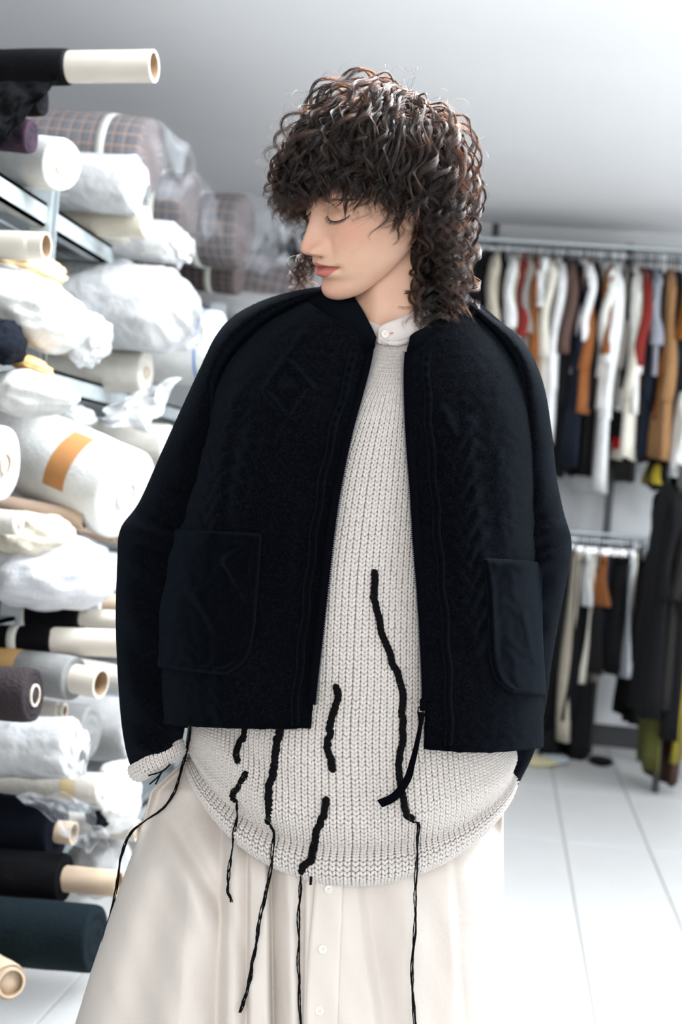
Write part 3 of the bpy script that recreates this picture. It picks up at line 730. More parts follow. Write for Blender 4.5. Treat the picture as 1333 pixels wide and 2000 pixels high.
# sleeves: inner point, outer point, s of the axis, half depth
SLL = [(640, 574, 630, 560, 60, 45), (600, 586, 588, 566, 44, 66), (545, 612, 520, 584, 38, 84), (490, 655, 458, 616, 36, 94), (448, 704, 421, 657, 32, 100), (425, 765, 394, 712, 26, 102), (436, 838, 360, 785, 20, 100), (440, 925, 316, 882, 14, 96),
       (432, 1005, 272, 980, 8, 92), (412, 1060, 235, 1034, 2, 90), (396, 1125, 229, 1100, -6, 86), (384, 1220, 226, 1205, -18, 80), (374, 1310, 229, 1300, -28, 78), (366, 1385, 236, 1402, -34, 74), (360, 1428, 246, 1466, -36, 68), (354, 1452, 257, 1503, -36, 62)]
SLR = [(868, 572, 880, 558, 40, 55), (915, 602, 925, 590, 38, 72), (950, 634, 968, 622, 38, 84), (984, 676, 1010, 653, 36, 92), (1006, 722, 1043, 699, 34, 96), (1010, 785, 1065, 760, 32, 96), (1000, 860, 1079, 845, 30, 94), (995, 935, 1088, 930, 30, 92),
       (990, 1005, 1102, 1000, 30, 92), (975, 1065, 1117, 1055, 32, 92), (970, 1125, 1112, 1112, 36, 88), (968, 1205, 1096, 1192, 44, 80), (965, 1290, 1079, 1290, 52, 72), (964, 1375, 1065, 1388, 60, 64), (962, 1450, 1045, 1466, 66, 58), (962, 1512, 1017, 1524, 70, 52), (964, 1548, 986, 1575, 72, 44)]
def sleeve_px(K, nr=190, nc=84):
    k = cr(np.array(K, float), np.linspace(0, 1, nr)); a = np.linspace(0, 2 * math.pi, nc, endpoint=False)
    cx = (k[:, 0:1] + k[:, 2:3]) / 2; cy = (k[:, 1:2] + k[:, 3:4]) / 2; hx = (k[:, 2:3] - k[:, 0:1]) / 2; hy = (k[:, 3:4] - k[:, 1:2]) / 2
    ca = np.cos(a)[None, :]; sa = np.sin(a)[None, :]
    px = cx + hx * ca; py = cy + hy * ca; s = k[:, 4:5] - k[:, 5:6] * np.sign(sa) * np.abs(sa) ** .9
    v = np.linspace(0, 1, nr)[:, None]
    # creases at the elbow and along the forearm
    el = gs((v - .58) / .10)
    s = s - (sa > 0) * (8 * el * np.sin(v * 95 + ca * 2.2) * (ca > -.6) + 5 * sstep(.6, .8, v) * np.sin(v * 60 + ca * 3.5))
    s = s + 1.1 * np.sin(px / 9.1 + 2 * np.sin(py / 13.)) * np.sin(py / 8.3 + 1.7 * np.sin(px / 11.))
    return px, py, s
SLEEVE = {}
for side, K in ((-1, SLL), (1, SLR)):
    g = sleeve_px(K); SLEEVE[side] = g; wv = P(*g)
    o = MB().grid(wv if side > 0 else wv[:, ::-1], True).build('sleeve', M_wool, jacket); solid(o, .004, -1)
# raised raglan seams: a folded edge lying over the front panels
for side, pts in ((-1, [(598, 587), (560, 606), (520, 630), (486, 660), (456, 692), (434, 727), (417, 765), (406, 806), (396, 850)]), (1, [(914, 604), (945, 630), (968, 652), (990, 681), (1008, 710), (1023, 742), (1034, 778), (1041, 820), (1046, 865)])):
    p = np.array(pts, float); n_ = np.linspace(0, 1, 70); q = cr(p, n_)
    d = np.gradient(q, axis=0); d /= np.linalg.norm(d, axis=1, keepdims=True); nrm = np.stack([-d[:, 1], d[:, 0]], 1) * side * -1
    if side < 0: nrm = np.stack([d[:, 1], -d[:, 0]], 1)
    nrm *= np.sign((nrm[:, 0] * side).mean()) if False else 1
    out = nrm if (nrm[35, 1] < 0) else -nrm          # towards the top of the shoulder
    rows = []
    for off, ds in ((-5, 3), (-4, -9), (1, -13), (9, -13), (17, -11), (24, -2)):
        w_ = off * (1 - .75 * sstep(.75, 1, n_))
        pp = q + out * w_[:, None]
        sp_ = np.minimum(depth_on(PANEL[side], q[:, 0], q[:, 1]), 60)
        for _ in range(6): sp_[1:-1] = (sp_[:-2] + 2 * sp_[1:-1] + sp_[2:]) / 4
        slope = 1.15 * np.maximum(w_, 0) * (1 - sstep(.5, .95, n_)) * .55
        rows.append(P(pp[:, 0], pp[:, 1], sp_ + ds * (1 - .5 * sstep(.8, 1, n_)) + slope - 8))
    MB().grid(np.array(rows)).build('raglan_seam', M_wool, jacket)
# collar
def collar(top, bot, st_, sb_, n=70, m=14):
    g = ribbon(top, bot, st_, sb_, n, m, 7.0); EXTRA.append(g[:45]); o = MB().grid(g).build('collar', M_wool, jacket); solid(o, .0045, 0); return o
collar([(735, 662), (724, 636), (706, 602), (684, 572), (660, 548), (690, 520), (760, 512), (840, 530), (905, 580)], [(730, 684), (702, 682), (664, 668), (628, 636), (598, 592), (640, 560), (750, 548), (850, 560), (925, 604)],
       [-104, -80, -38, 10, 50, 100, 130, 110, 45], [-112, -104, -78, -36, 14, 90, 140, 110, 22])
collar([(801, 660), (812, 650), (834, 640), (862, 624), (888, 604), (906, 584), (900, 560)], [(795, 690), (816, 689), (848, 674), (880, 655), (906, 634), (928, 612), (925, 590)],
       [-104, -96, -76, -48, -16, 20, 50], [-112, -108, -92, -66, -36, -4, 34])
# fuzzy raw edge of the facing, a ridge beside each zip; zip tape; teeth
def along(side, off, n=160, t0=0.03, t1=.995):
    Z_ = ZL if side < 0 else ZR
    q = cr(Z_, np.linspace(t0, t1, n)); q[:, 0] += off * side; s = cr(SFZ, np.linspace(t0, t1, n))[:, 0]; return q, s
for side in (-1, 1):
    g = PANEL[side]
    q, _ = along(side, 34 if side < 0 else 40)
    q[:, 0] += 2.0 * np.sin(q[:, 1] / 17.) + (8 * side * np.linspace(0, 1, len(q)) if side > 0 else 0)
    s = depth_on(g, q[:, 0], q[:, 1])
    rid = np.array([P(q[:, 0] + dx, q[:, 1], s + ds + 1.2 * np.sin(q[:, 1] / 3.1 + dx)) for dx, ds in ((-9, 2), (-6, -5), (0, -8), (6, -5), (9, 2))])
    MB().grid(rid).build('facing_edge', M_wool, jacket)
    q, s = along(side, 0)
    rows = np.array([P(q[:, 0] + side * dx, q[:, 1], s + ds) for dx, ds in ((-7, 0), (-6, -5), (0, -8), (6, -8), (11, -5), (12, 0))])
    tape = MB().grid(rows[:, :int(160 * (.935 if side < 0 else .90))]).build('zip_tape', M_zip, jacket)
    mb = MB(); q, s = along(side, 0, 200, .03, .925 if side < 0 else .89)
    for i in range(200):
        c_ = P(q[i, 0] - side * 7.0, q[i, 1], s[i] - 5.5); M4 = np.eye(4); M4[:3, :3] = R_CW; M4[:3, 3] = c_
        mb.box((-1.7 / PPM, -.8 / PPM, -.8 / PPM), (1.7 / PPM, .8 / PPM, .8 / PPM), M4)
    o = mb.build('zip_teeth', M_teeth, tape, smooth=False); o['kind'] = 'stuff'
# patch pockets
def pocket(side, outline_l, outline_r, lines):
    """patch between a left and right edge polyline, standing off the panel with a thick rounded border"""
    n, m = 90, 70; t = np.linspace(0, 1, n); a = cr(outline_l, t); b = cr(outline_r, t); u = np.linspace(0, 1, m)
    px = a[:, 0:1] * (1 - u) + b[:, 0:1] * u; py = a[:, 1:2] * (1 - u) + b[:, 1:2] * u
    s = depth_on(PANEL[side], px.ravel(), py.ravel()).reshape(n, m)
    for _ in range(10):
        s[1:-1] = (s[:-2] + 2 * s[1:-1] + s[2:]) / 4; s[:, 1:-1] = (s[:, :-2] + 2 * s[:, 1:-1] + s[:, 2:]) / 4
    eu = np.minimum(u, 1 - u) * np.abs(b[:, 0:1] - a[:, 0:1]); ev = np.minimum(t, 1 - t)[:, None] * 260
    ed = np.minimum(eu, ev + (t[:, None] < .5) * 0)
    s = s - 9 - 4 * gs((ed - 5) / 5.0) + 10 * (1 - sstep(0, 3.5, ed)) - 6 * gs((t[:, None]) / .05)
    for p0, p1 in lines: s = s - 6 * gs(seg_d(px, py, p0, p1) / 5.0)
    s = s + 1.2 * np.sin(px / 9.1 + 2 * np.sin(py / 13.)) * np.sin(py / 8.3 + 1.7 * np.sin(px / 11.))
    EXTRA.append(P(px, py, s)); o = MB().grid(EXTRA[-1]).build('pocket', M_wool, jacket); solid(o, .003, -1)
pocket(-1, [(340, 1036), (330, 1090), (320, 1150), (310, 1210), (302, 1265), (299, 1300)], [(508, 1046), (503, 1110), (498, 1180), (490, 1250), (474, 1290), (440, 1314)],
       [((492, 1062), (444, 1096)), ((444, 1096), (488, 1172)), ((386, 1160), (424, 1232))])
pocket(1, [(946, 1094), (954, 1150), (957, 1210), (960, 1280), (972, 1325), (1000, 1350)], [(1058, 1100), (1057, 1150), (1056, 1210), (1058, 1270), (1061, 1320), (1063, 1356)],
       [((1020, 1200), (1040, 1290))])
# zip slider with the ribbon pull, and the cuff of the sweater at her right wrist
mb = MB(); M4 = np.eye(4); M4[:3, :3] = R_CW; M4[:3, 3] = P(827, 1376, -246)
mb.box((-6 / PPM, -11 / PPM, -3 / PPM), (5 / PPM, 10 / PPM, 4 / PPM), M4)
mb.tube(P(822 + 5 * np.cos(np.linspace(0, 6.28, 20)), 1388 + 8 * np.sin(np.linspace(0, 6.28, 20)), -252 + 0 * np.linspace(0, 1, 20)), 1.3 / PPM, 6)
bevel(mb.build('zip_slider', M_zip, jacket), .0006)
rb = ribbon([(815, 1390), (818, 1412), (811, 1450), (801, 1487), (789, 1520), (766, 1549), (737, 1563)], [(831, 1392), (826, 1414), (820, 1452), (812, 1490), (802, 1526), (776, 1562), (747, 1577)],
            [-256, -258, -258, -260, -262, -258, -254], [-250, -254, -262, -266, -262, -260, -256], 60, 7, 1.5)
solid(MB().grid(rb).build('ribbon_pull', M_zip, jacket), .0012, 0)
CUF = np.array([(354, 1444, 254, 1498, -36, 60), (358, 1455, 254, 1508, -38, 63), (360, 1467, 260, 1519, -38, 62), (356, 1476, 272, 1524, -36, 54), (350, 1480, 284, 1520, -34, 44)], float)
def cuff_fn(a, v):
    k = cr(CUF, v); ca = np.cos(a); sa = np.sin(a)
    px = (k[..., 0] + k[..., 2]) / 2 + (k[..., 2] - k[..., 0]) / 2 * ca; py = (k[..., 1] + k[..., 3]) / 2 + (k[..., 3] - k[..., 1]) / 2 * ca
    return P(px, py, k[..., 4] - k[..., 5] * sa)
A_, V_ = np.meshgrid(np.linspace(0, 2 * math.pi, 40, endpoint=False), np.linspace(0, 1, 16)); cb = MB().grid(cuff_fn(A_, V_), True).build('sweater_cuff', M_knit_in, swb)
V, Fq = stitches(cuff_fn, np.arange(0, 2 * math.pi, 2 * math.pi / 44), np.linspace(.03, .97, 8), 2 * math.pi / 44, .94 / 7, lambda a, v: np.ones(a.shape, bool))
o = fast_obj('knit_stitches', V, Fq, M_knit, swb); o['kind'] = 'stuff'

# ------------------------------------------------------------------ black yarn cords worked through the sweater
M_yarn = mat('black_yarn', (.003, .003, .004), .9, spec=.12, bump=.3, bscale=900)
both = tuple(np.concatenate([SW_GRID[i][:, np.cos(TH) > -.05].ravel(), SK_GRID[i][:, :420].ravel()]) for i in range(3))
front_all = both
def path_on(pts, off, n, grid):
    q = cr(np.array(pts, float), np.linspace(0, 1, n)); s = depth_on(grid, q[:, 0], q[:, 1]) + off
    for _ in range(4): s[1:-1] = (s[:-2] + 2 * s[1:-1] + s[2:]) / 4
    return q, s
SWF = tuple(SW_GRID[i][:, np.cos(TH) > -.05] for i in range(3)); SKF = tuple(SK_GRID[i][:, :420] for i in range(3))
def cord(pts, rad=6.5, twist=9.0, parent=None):
    """three-ply crochet chain"""
    ln = np.hypot(*np.diff(np.array(pts, float), axis=0).T).sum(); n = int(ln / 1.6)
    q, s = path_on(pts, -9, n, SWF); jj = rng.normal(size=(40, 2)); q = q + 1.3 * cr(jj, np.linspace(0, 1, n)) * np.minimum(1, np.linspace(0, 8, n))[:, None]; d = np.gradient(q, axis=0); d /= np.linalg.norm(d, axis=1, keepdims=True); nr_ = np.stack([-d[:, 1], d[:, 0]], 1)
    arc = np.concatenate([[0], np.cumsum(np.hypot(*np.diff(q, axis=0).T))]); mb = MB()
    tp = np.minimum(1, np.minimum(arc, arc[-1] - arc) / 8 + .35)
    for k in range(3):
        w_ = arc / twist * 2.1 + k * 2 * math.pi / 3
        o_ = rad * .48 * tp
        mb.tube(P(q[:, 0] + nr_[:, 0] * o_ * np.cos(w_) + 1.0 * np.sin(arc / 13.), q[:, 1] + nr_[:, 1] * o_ * np.cos(w_), s - o_ * np.sin(w_)), rad * .52 * tp / PPM, 7)
    return mb.build('yarn_cord', M_yarn, swb)
def tail(pts, n_str=4, spread=3.2, off=-8, grid=None, s_add=None):
    """loose plies hanging from a cord"""
    mb = MB(); n = 90
    q = cr(np.array(pts, float), np.linspace(0, 1, n)); s = np.minimum(depth_on(SWF, q[:, 0], q[:, 1]), depth_on(SKF, q[:, 0], q[:, 1])) if grid is None else depth_on(grid, q[:, 0], q[:, 1])
    s = s + off
    for _ in range(8): s[1:-1] = (s[:-2] + 2 * s[1:-1] + s[2:]) / 4
    if s_add is not None: s = s + np.interp(np.linspace(0, 1, n), np.linspace(0, 1, len(s_add)), s_add)
    ar = np.linspace(0, 1, n)
    for k in range(n_str):
        ph = rng.random() * 6.28; fr = 9 + 8 * rng.random()
        wv = spread * (np.sin(ar * fr + ph) * .55 + np.sin(ar * fr * 2.3 + ph * 2) * .35) * np.minimum(1, ar * 10)
        mb.tube(P(q[:, 0] + wv, q[:, 1], s - 1.5 * np.cos(ar * fr + ph)), (1.15 + .25 * np.sin(ar * 160 + ph)) / PPM, 5)
    return mb.build('yarn_tail', M_yarn, swb)
cord([(731, 1112), (732, 1150), (735, 1185), (750, 1245), (768, 1295), (782, 1325), (787, 1370), (788, 1420), (784, 1470), (780, 1505), (786, 1545), (794, 1582), (806, 1606)], 7.2)
tail([(806, 1606), (818, 1610), (816, 1650), (813, 1720), (812, 1760), (811, 1820), (806, 1890), (806, 1940), (812, 2010), (813, 2060)], 4, 3.5, s_add=[-20, -24, -12, -4, 0, 0, 0, 0])
cord([(655, 1336), (660, 1360), (652, 1392), (645, 1420), (642, 1455), (648, 1490), (648, 1506)], 7.2)
cord([(638, 1556), (632, 1590), (620, 1620), (614, 1650), (608, 1680), (592, 1696), (588, 1712)], 7.6)
tail([(588, 1710), (587, 1740), (584, 1790), (584, 1850), (584, 1900), (586, 1950), (588, 2010), (588, 2060)], 4, 3.5, s_add=[-16, -6, 0, 0, 0, 0])
cord([(546, 1405), (545, 1430), (540, 1470), (532, 1510), (524, 1550), (526, 1590), (526, 1610)], 7.8)
tail([(526, 1606), (534, 1630), (532, 1680), (524, 1730), (512, 1780), (502, 1830), (494, 1880), (484, 1930), (468, 1978)], 5, 4.2, s_add=[-20, -18, -14, -8, -6, -6, -6])
cord([(480, 1412), (474, 1440), (462, 1470), (464, 1490)], 6.6); cord([(480, 1506), (470, 1530), (456, 1552), (462, 1566)], 7.2)
tail([(463, 1564), (462, 1600), (454, 1650), (448, 1700), (446, 1740), (452, 1762)], 4, 3.6, s_add=[-20, -22, -18, -10, -6])
tail([(373, 1412), (368, 1450), (356, 1500), (342, 1545), (318, 1580), (280, 1605), (254, 1630), (238, 1670), (230, 1720), (214, 1790), (200, 1840)], 5, 3.2, s_add=[-60, -40, -16, -10, -8, -6, -6, -4, 0, 0], grid=front_all)
mb = MB()
for a, b, c_ in (((333, 1492), (318, 1506), (290, 1515)), ((318, 1506), (308, 1518), (292, 1532)), ((316, 1508), (310, 1520), (304, 1532))):
    q = cr([a, b, c_], np.linspace(0, 1, 14)); mb.tube(P(q[:, 0], q[:, 1], -104 + 0 * q[:, 0]), 1.6 / PPM, 5)
mb.build('yarn_knot', M_yarn, swb)
MB().tube(P(np.linspace(608, 607, 6), np.linspace(1712, 1728, 6), np.full(6, -226.)), 2.6 / PPM, 6).build('yarn_knot', M_yarn, swb)
# ------------------------------------------------------------------ curly brown hair
GRAV = (H_W.T @ np.array([0, 0, -1.0]))                # straight down, in head axes
SC0 = np.array([0, -.008, .022]); SR = np.array([.0775, .0985, .0985])
rh = np.random.default_rng(21)
def hairline(phi):
    return np.interp(np.abs(phi), [0, .5, .9, 1.2, 1.5, 1.75, 2.2, math.pi], [.066, .062, .045, .020, .004, -.030, -.070, -.085])
# dark under-layer on the scalp
ph_ = np.linspace(-math.pi, math.pi, 90, endpoint=False)
capz = np.linspace(0, 1, 40)
kk = cr(KZ[::-1], np.linspace(0, 1, 600)); rows = []
for t_ in capz:
    z_ = hairline(ph_) * (1 - t_) + .121 * t_
    f_ = lambda i: np.interp(z_, kk[:, 0], kk[:, i])
    yf_, yb_, wd_, yc_ = f_(1), f_(2), f_(3), f_(4)
    lift = .0035
    x_ = (wd_ + lift) * np.sin(ph_); y_ = np.where(np.cos(ph_) > 0, yc_ + (yf_ + lift - yc_) * np.abs(np.cos(ph_)), yc_ - (yc_ - yb_ + lift) * np.abs(np.cos(ph_)))
    rows.append(np.stack([x_, y_, z_ + lift * t_], -1))
M_cap = mat('hair_roots', (.012, .008, .006), 1.0, spec=.02)
cap = MB().loft(HD(np.array(rows)), False, True).build('hair', M_cap, person)
cap['label'] = 'chin-length curly dark brown hair with a full fringe'

def stop_at(p):
    """height at which the cut ends: fringe over the brow, short at the temples, long behind the ears"""
    az = math.atan2(abs(p[0]), p[1])
    py = np.interp(az, [.95, 1.25, 1.68, 1.92], [398, 428, 452, 636 if p[0] > 0 else 580]); sd = np.interp(az, [.9, 1.3, 1.7], [-175, -150, -100])
    return zpix(py, sd)
def grow(root, n0, length, layer, stop_z, ds=.004, stiff=.80, pole=(.10, -.62, .77)):
    """guide path in head axes: leaves the scalp, slides over the hair below it and hangs"""
    p = root.copy(); pole = np.array(pole); n = (p - SC0) / SR ** 2; n /= np.linalg.norm(n)
    tan = -pole + n * (n @ pole); tan /= np.linalg.norm(tan) + 1e-9
    d = n0 * n + (1 - n0) * tan; d /= np.linalg.norm(d); out = [p.copy()]; L = 0
    while L < length:
        q = (p - SC0); e_ = math.sqrt(((q / (SR + layer)) ** 2).sum())
        n = q / (SR + layer) ** 2; n /= np.linalg.norm(n)
        tan = -pole + n * (n @ pole); tl = np.linalg.norm(tan); tan = tan / (tl + 1e-9)
        pull = GRAV * (.10 + .25 * min(1, L / .10)) + tan * .18 * (1 if e_ < 1.12 else .2)
        d = d * stiff + pull * (1 - stiff) * 2.2
        d /= np.linalg.norm(d)
        p = p + d * ds
        q = (p - SC0); e_ = math.sqrt(((q / (SR + layer)) ** 2).sum())
        target = min(1.0, .0 + L / .03 + .1)
        if e_ < 1.0 and L > .012:
            p = SC0 + q / e_ * (e_ + (1 - e_) * .6)
        L += ds; out.append(p.copy())
        wz = (H_W @ p + H_O)[2]
        if L > .02 and wz < stop_at(p) + stop_z: break
    return np.array(out)
def zpix(py, s=-90): return float(P(730, py, s)[2])
pts_all = []; rad_all = []; cnt = []
def resample(g, n):
    l_ = np.concatenate([[0], np.cumsum(np.linalg.norm(np.diff(g, axis=0), axis=1))]); t_ = np.linspace(0, l_[-1], n)
    return np.stack([np.interp(t_, l_, g[:, i]) for i in range(3)], -1), l_[-1]
def smooth_path(g, k=4):
    for _ in range(k): g[1:-1] = (g[:-2] + 2 * g[1:-1] + g[2:]) / 4
    return g
def lock(g, nstr, curl_r, pitch, thick, r0=.00012, tipfray=.45, ramp=.085):
    g = smooth_path(g.copy()); n = max(14, int(np.linalg.norm(np.diff(g, axis=0), axis=1).sum() / .0036)); g, L = resample(g, n)
    t_, N, B = frames(g); arc = np.linspace(0, L, n)
    hand = 1 if rh.random() < .5 else -1; ph0 = rh.random() * 6.28
    pit = pitch * (1.25 - .62 * (arc / L) ** 1.5) * (1 + .2 * np.sin(arc / .05 + rh.random() * 6))
    w_ = hand * np.concatenate([[0], np.cumsum(np.diff(arc) / pit[1:])]) * 2 * math.pi + ph0
    amp = curl_r * (sstep(.0, ramp, arc) * (.40 + .60 * arc / max(L, 1e-6)))
    c0 = g + amp[:, None] * (np.cos(w_)[:, None] * N + np.sin(w_)[:, None] * B)
    rad_ = np.cos(w_)[:, None] * N + np.sin(w_)[:, None] * B
    wide = thick * (1.0 + .5 * rh.random()); thin = thick * .42
    c0 = c0 + (.004 * np.sin(arc[:, None] / .03 + rh.random(3) * 6.28)) * sstep(.03, .09, arc)[:, None]
    for k in range(nstr):
        u1, u2 = rh.normal(size=2) * .5
        fr = (.45 + .55 * sstep(0, .06, arc)) * (1 + tipfray * 1.2 * (arc / L) ** 3)
        wob = .35 * np.sin(arc / .02 + rh.random() * 6.28)
        ax_ = t_ * .75 + np.cross(t_, rad_) * .5
        c_ = c0 + (fr * wide * (u1 + .25 * wob))[:, None] * ax_ + (fr * thin * (u2 + wob))[:, None] * rad_
        ph1 = rh.random(3) * 6.28
        c_ = c_ + .0006 * np.sin(arc[:, None] / .012 + ph1) * sstep(0, .03, arc)[:, None]
        m = max(8, int(n * (1 - .22 * rh.random() ** 2)))
        c_ = c_[:m]; pts_all.append(c_); cnt.append(m)
        rad_all.append(r0 * (.85 + .4 * rh.random()) * np.clip(1.05 - (np.arange(m) / m) ** 4, .2, 1))
def root_at(phi, z):
    f_ = lambda i: np.interp(z, kk[:, 0], kk[:, i])
    yf_, yb_, wd_, yc_ = f_(1), f_(2), f_(3), f_(4)
    x_ = wd_ * math.sin(phi); y_ = yc_ + (yf_ - yc_) * math.cos(phi) if math.cos(phi) > 0 else yc_ + (yc_ - yb_) * math.cos(phi)
    return np.array([x_, y_, z])
NG = 520; NT = 170
for i in range(NG + NT):
    phi = (rh.random() * 2 - 1) * math.pi
    hl = float(hairline(phi)); top = .1195
    z_ = hl + (top - hl) * rh.random() ** 1.05 if i < NG else .090 + .0295 * rh.random()
    rt = root_at(phi, z_)
    hi = (z_ - hl) / (top - hl)
    a_ = abs(phi)
    layer = .005 + .019 * (hi ** .8) * (.35 + .65 * rh.random())
    ramp_ = .11
    stop = rh.normal() * .013 * (1 if a_ < 1.5 else 1.5); length = .36
    if a_ < 1.0: layer = .010 + .022 * rh.random() * (.5 + .5 * (1 - hi))
    if a_ > 1.4: layer += .008
    if phi < -1.45: layer += .008
    n0 = .42 - .30 * hi + .12 * rh.random()
    if i >= NG: n0 = .08; layer = .006 + .013 * rh.random(); ramp_ = .12
    g = grow(rt, n0, length, layer, stop)
    if len(g) < 8: continue
    lock(g, 34 if i < NG else 40, .0125 * (.45 + .75 * rh.random()), .056 * (.7 + .6 * rh.random()), (.0029 if i < NG else .0046) * (.7 + .6 * rh.random()), ramp=ramp_)
# fuller mass behind the ears and at the nape
for i in range(190):
    phi = (1 if rh.random() < .72 else -1) * (1.75 + 1.35 * rh.random()); hl = float(hairline(phi)); z_ = hl + (.10 - hl) * rh.random() ** 1.3
    g = grow(root_at(phi, z_), .45 + .2 * rh.random(), .36, .016 + .026 * rh.random(), rh.normal() * .018)
    if len(g) > 8: lock(g, 34, .0130 * (.5 + .7 * rh.random()), .052 * (.7 + .6 * rh.random()), .0032 * (.7 + .6 * rh.random()), ramp=.08)
# smooth under-layer lying close over the crown
for i in range(300):
    phi = (rh.random() * 2 - 1) * math.pi; z_ = .060 + .0595 * rh.random()
    g = grow(root_at(phi, z_), .08, .08 + .06 * rh.random(), .005 + .007 * rh.random(), 0., pole=(-.45, .10, .88) if i % 2 else (.10, -.85, .5))
    if len(g) > 8: lock(g, 34, .004, .06, .011, ramp=.05)
# locks of the far side hanging behind the cheek, seen left of the mouth
for i in range(16):
    j = rh.normal(size=2) * np.array([9, 12])
    q = np.array([(650, 390, 30), (636, 440, 50), (612, 490, 60), (592, 530, 60), (590, 575, 56)], float)
    q = q + np.array([j[0], 0, rh.normal() * 14]); q[-2:, 0] += rh.normal() * 9; q[-1, 1] += j[1]
    g = (P(*cr(q, np.linspace(0, 1, 40)).T) - H_O) @ H_W / HS
    lock(g, 30, .0115 * (.6 + .6 * rh.random()), .050, .0026, ramp=.05)
# locks of the near side falling beside the neck onto the collar
for i in range(46):
    x0 = 806 + 92 * rh.random(); x1 = 800 + 100 * (x0 - 800) / 100 + rh.normal() * 8; ye = np.interp(x1, [795, 830, 900], [632, 652, 640]) + rh.normal() * 12
    sb = np.interp(x1, [795, 840, 900], [-88, -62, 0]) + rh.normal() * 14
    q = np.array([(x0 + 6, 440, sb + 20), (x0 + 4, 490, sb), (x0, 540, sb), (x1 + 4, 590, sb - 6), (x1, ye, sb - 10)], float)
    g = (P(*cr(q, np.linspace(0, 1, 50)).T) - H_O) @ H_W / HS
    lock(g, 32, .0120 * (.5 + .7 * rh.random()), .052 * (.7 + .5 * rh.random()), .0030, ramp=.04)
# single curls at the ends of the fringe
for i in range(26):
    x0 = 520 + 215 * rh.random(); ye = np.interp(x0, [515, 560, 620, 650, 690, 735], [388, 410, 402, 386, 390, 412]) + rh.normal() * 5
    sb = np.interp(x0, [515, 600, 740], [-150, -196, -168]) + rh.normal() * 8
    q = np.array([(x0 + 25, ye - 120, sb + 12), (x0 + 8, ye - 70, sb - 4), (x0, ye - 25, sb - 6), (x0 - 2, ye - 6, sb)], float)
    g = (P(*cr(q, np.linspace(0, 1, 36)).T) - H_O) @ H_W / HS
    lock(g, 26, .0100 * (.7 + .5 * rh.random()), .040 * (.75 + .4 * rh.random()), .0020, ramp=.03)
# fly-away single hairs
for i in range(260):
    phi = (rh.random() * 2 - 1) * math.pi
    if -1.2 < phi < 1.9 and rh.random() < .85: continue
    hl = float(hairline(phi)); z_ = hl + (.119 - hl) * rh.random() ** .7
    g = grow(root_at(phi, z_), .75, .10 + .12 * rh.random(), .030 + .014 * rh.random(), rh.normal() * .015)
    if len(g) > 8: lock(g, 1, .012 * (.6 + .8 * rh.random()), .045 * (.7 + .8 * rh.random()), .004, .00008)
M_hair = bpy.data.materials.new('brown_hair'); M_hair.use_nodes = True
nt = M_hair.node_tree; nt.nodes.remove(nt.nodes['Principled BSDF']); hb = nt.nodes.new('ShaderNodeBsdfHairPrincipled')
hb.parametrization = 'MELANIN'
for nm, vl in (('Melanin', .955), ('Melanin Redness', .62), ('Roughness', .23), ('Radial Roughness', .45), ('Random Color', .25), ('Random Roughness', .2), ('Coat', .2)):
    if nm in hb.inputs: hb.inputs[nm].default_value = vl
_link(nt, hb.outputs[0], nt.nodes['Material Output'].inputs[0])
hc = bpy.data.hair_curves.new('hair_strands')
hc.add_curves(cnt)
allp = HD(np.concatenate(pts_all)) - ORG[person.name]
hc.points.foreach_set('position', allp.astype(np.float32).ravel())
ra = hc.attributes.get('radius') or hc.attributes.new('radius', 'FLOAT', 'POINT')
ra.data.foreach_set('value', np.concatenate(rad_all).astype(np.float32))
hc.materials.append(M_hair)
ho = bpy.data.objects.new('hair_strands', hc); COL.objects.link(ho); ho.parent = cap; ho['kind'] = 'stuff'
ORG[ho.name] = ORG[person.name]
print('HAIR', len(cnt), sum(cnt))
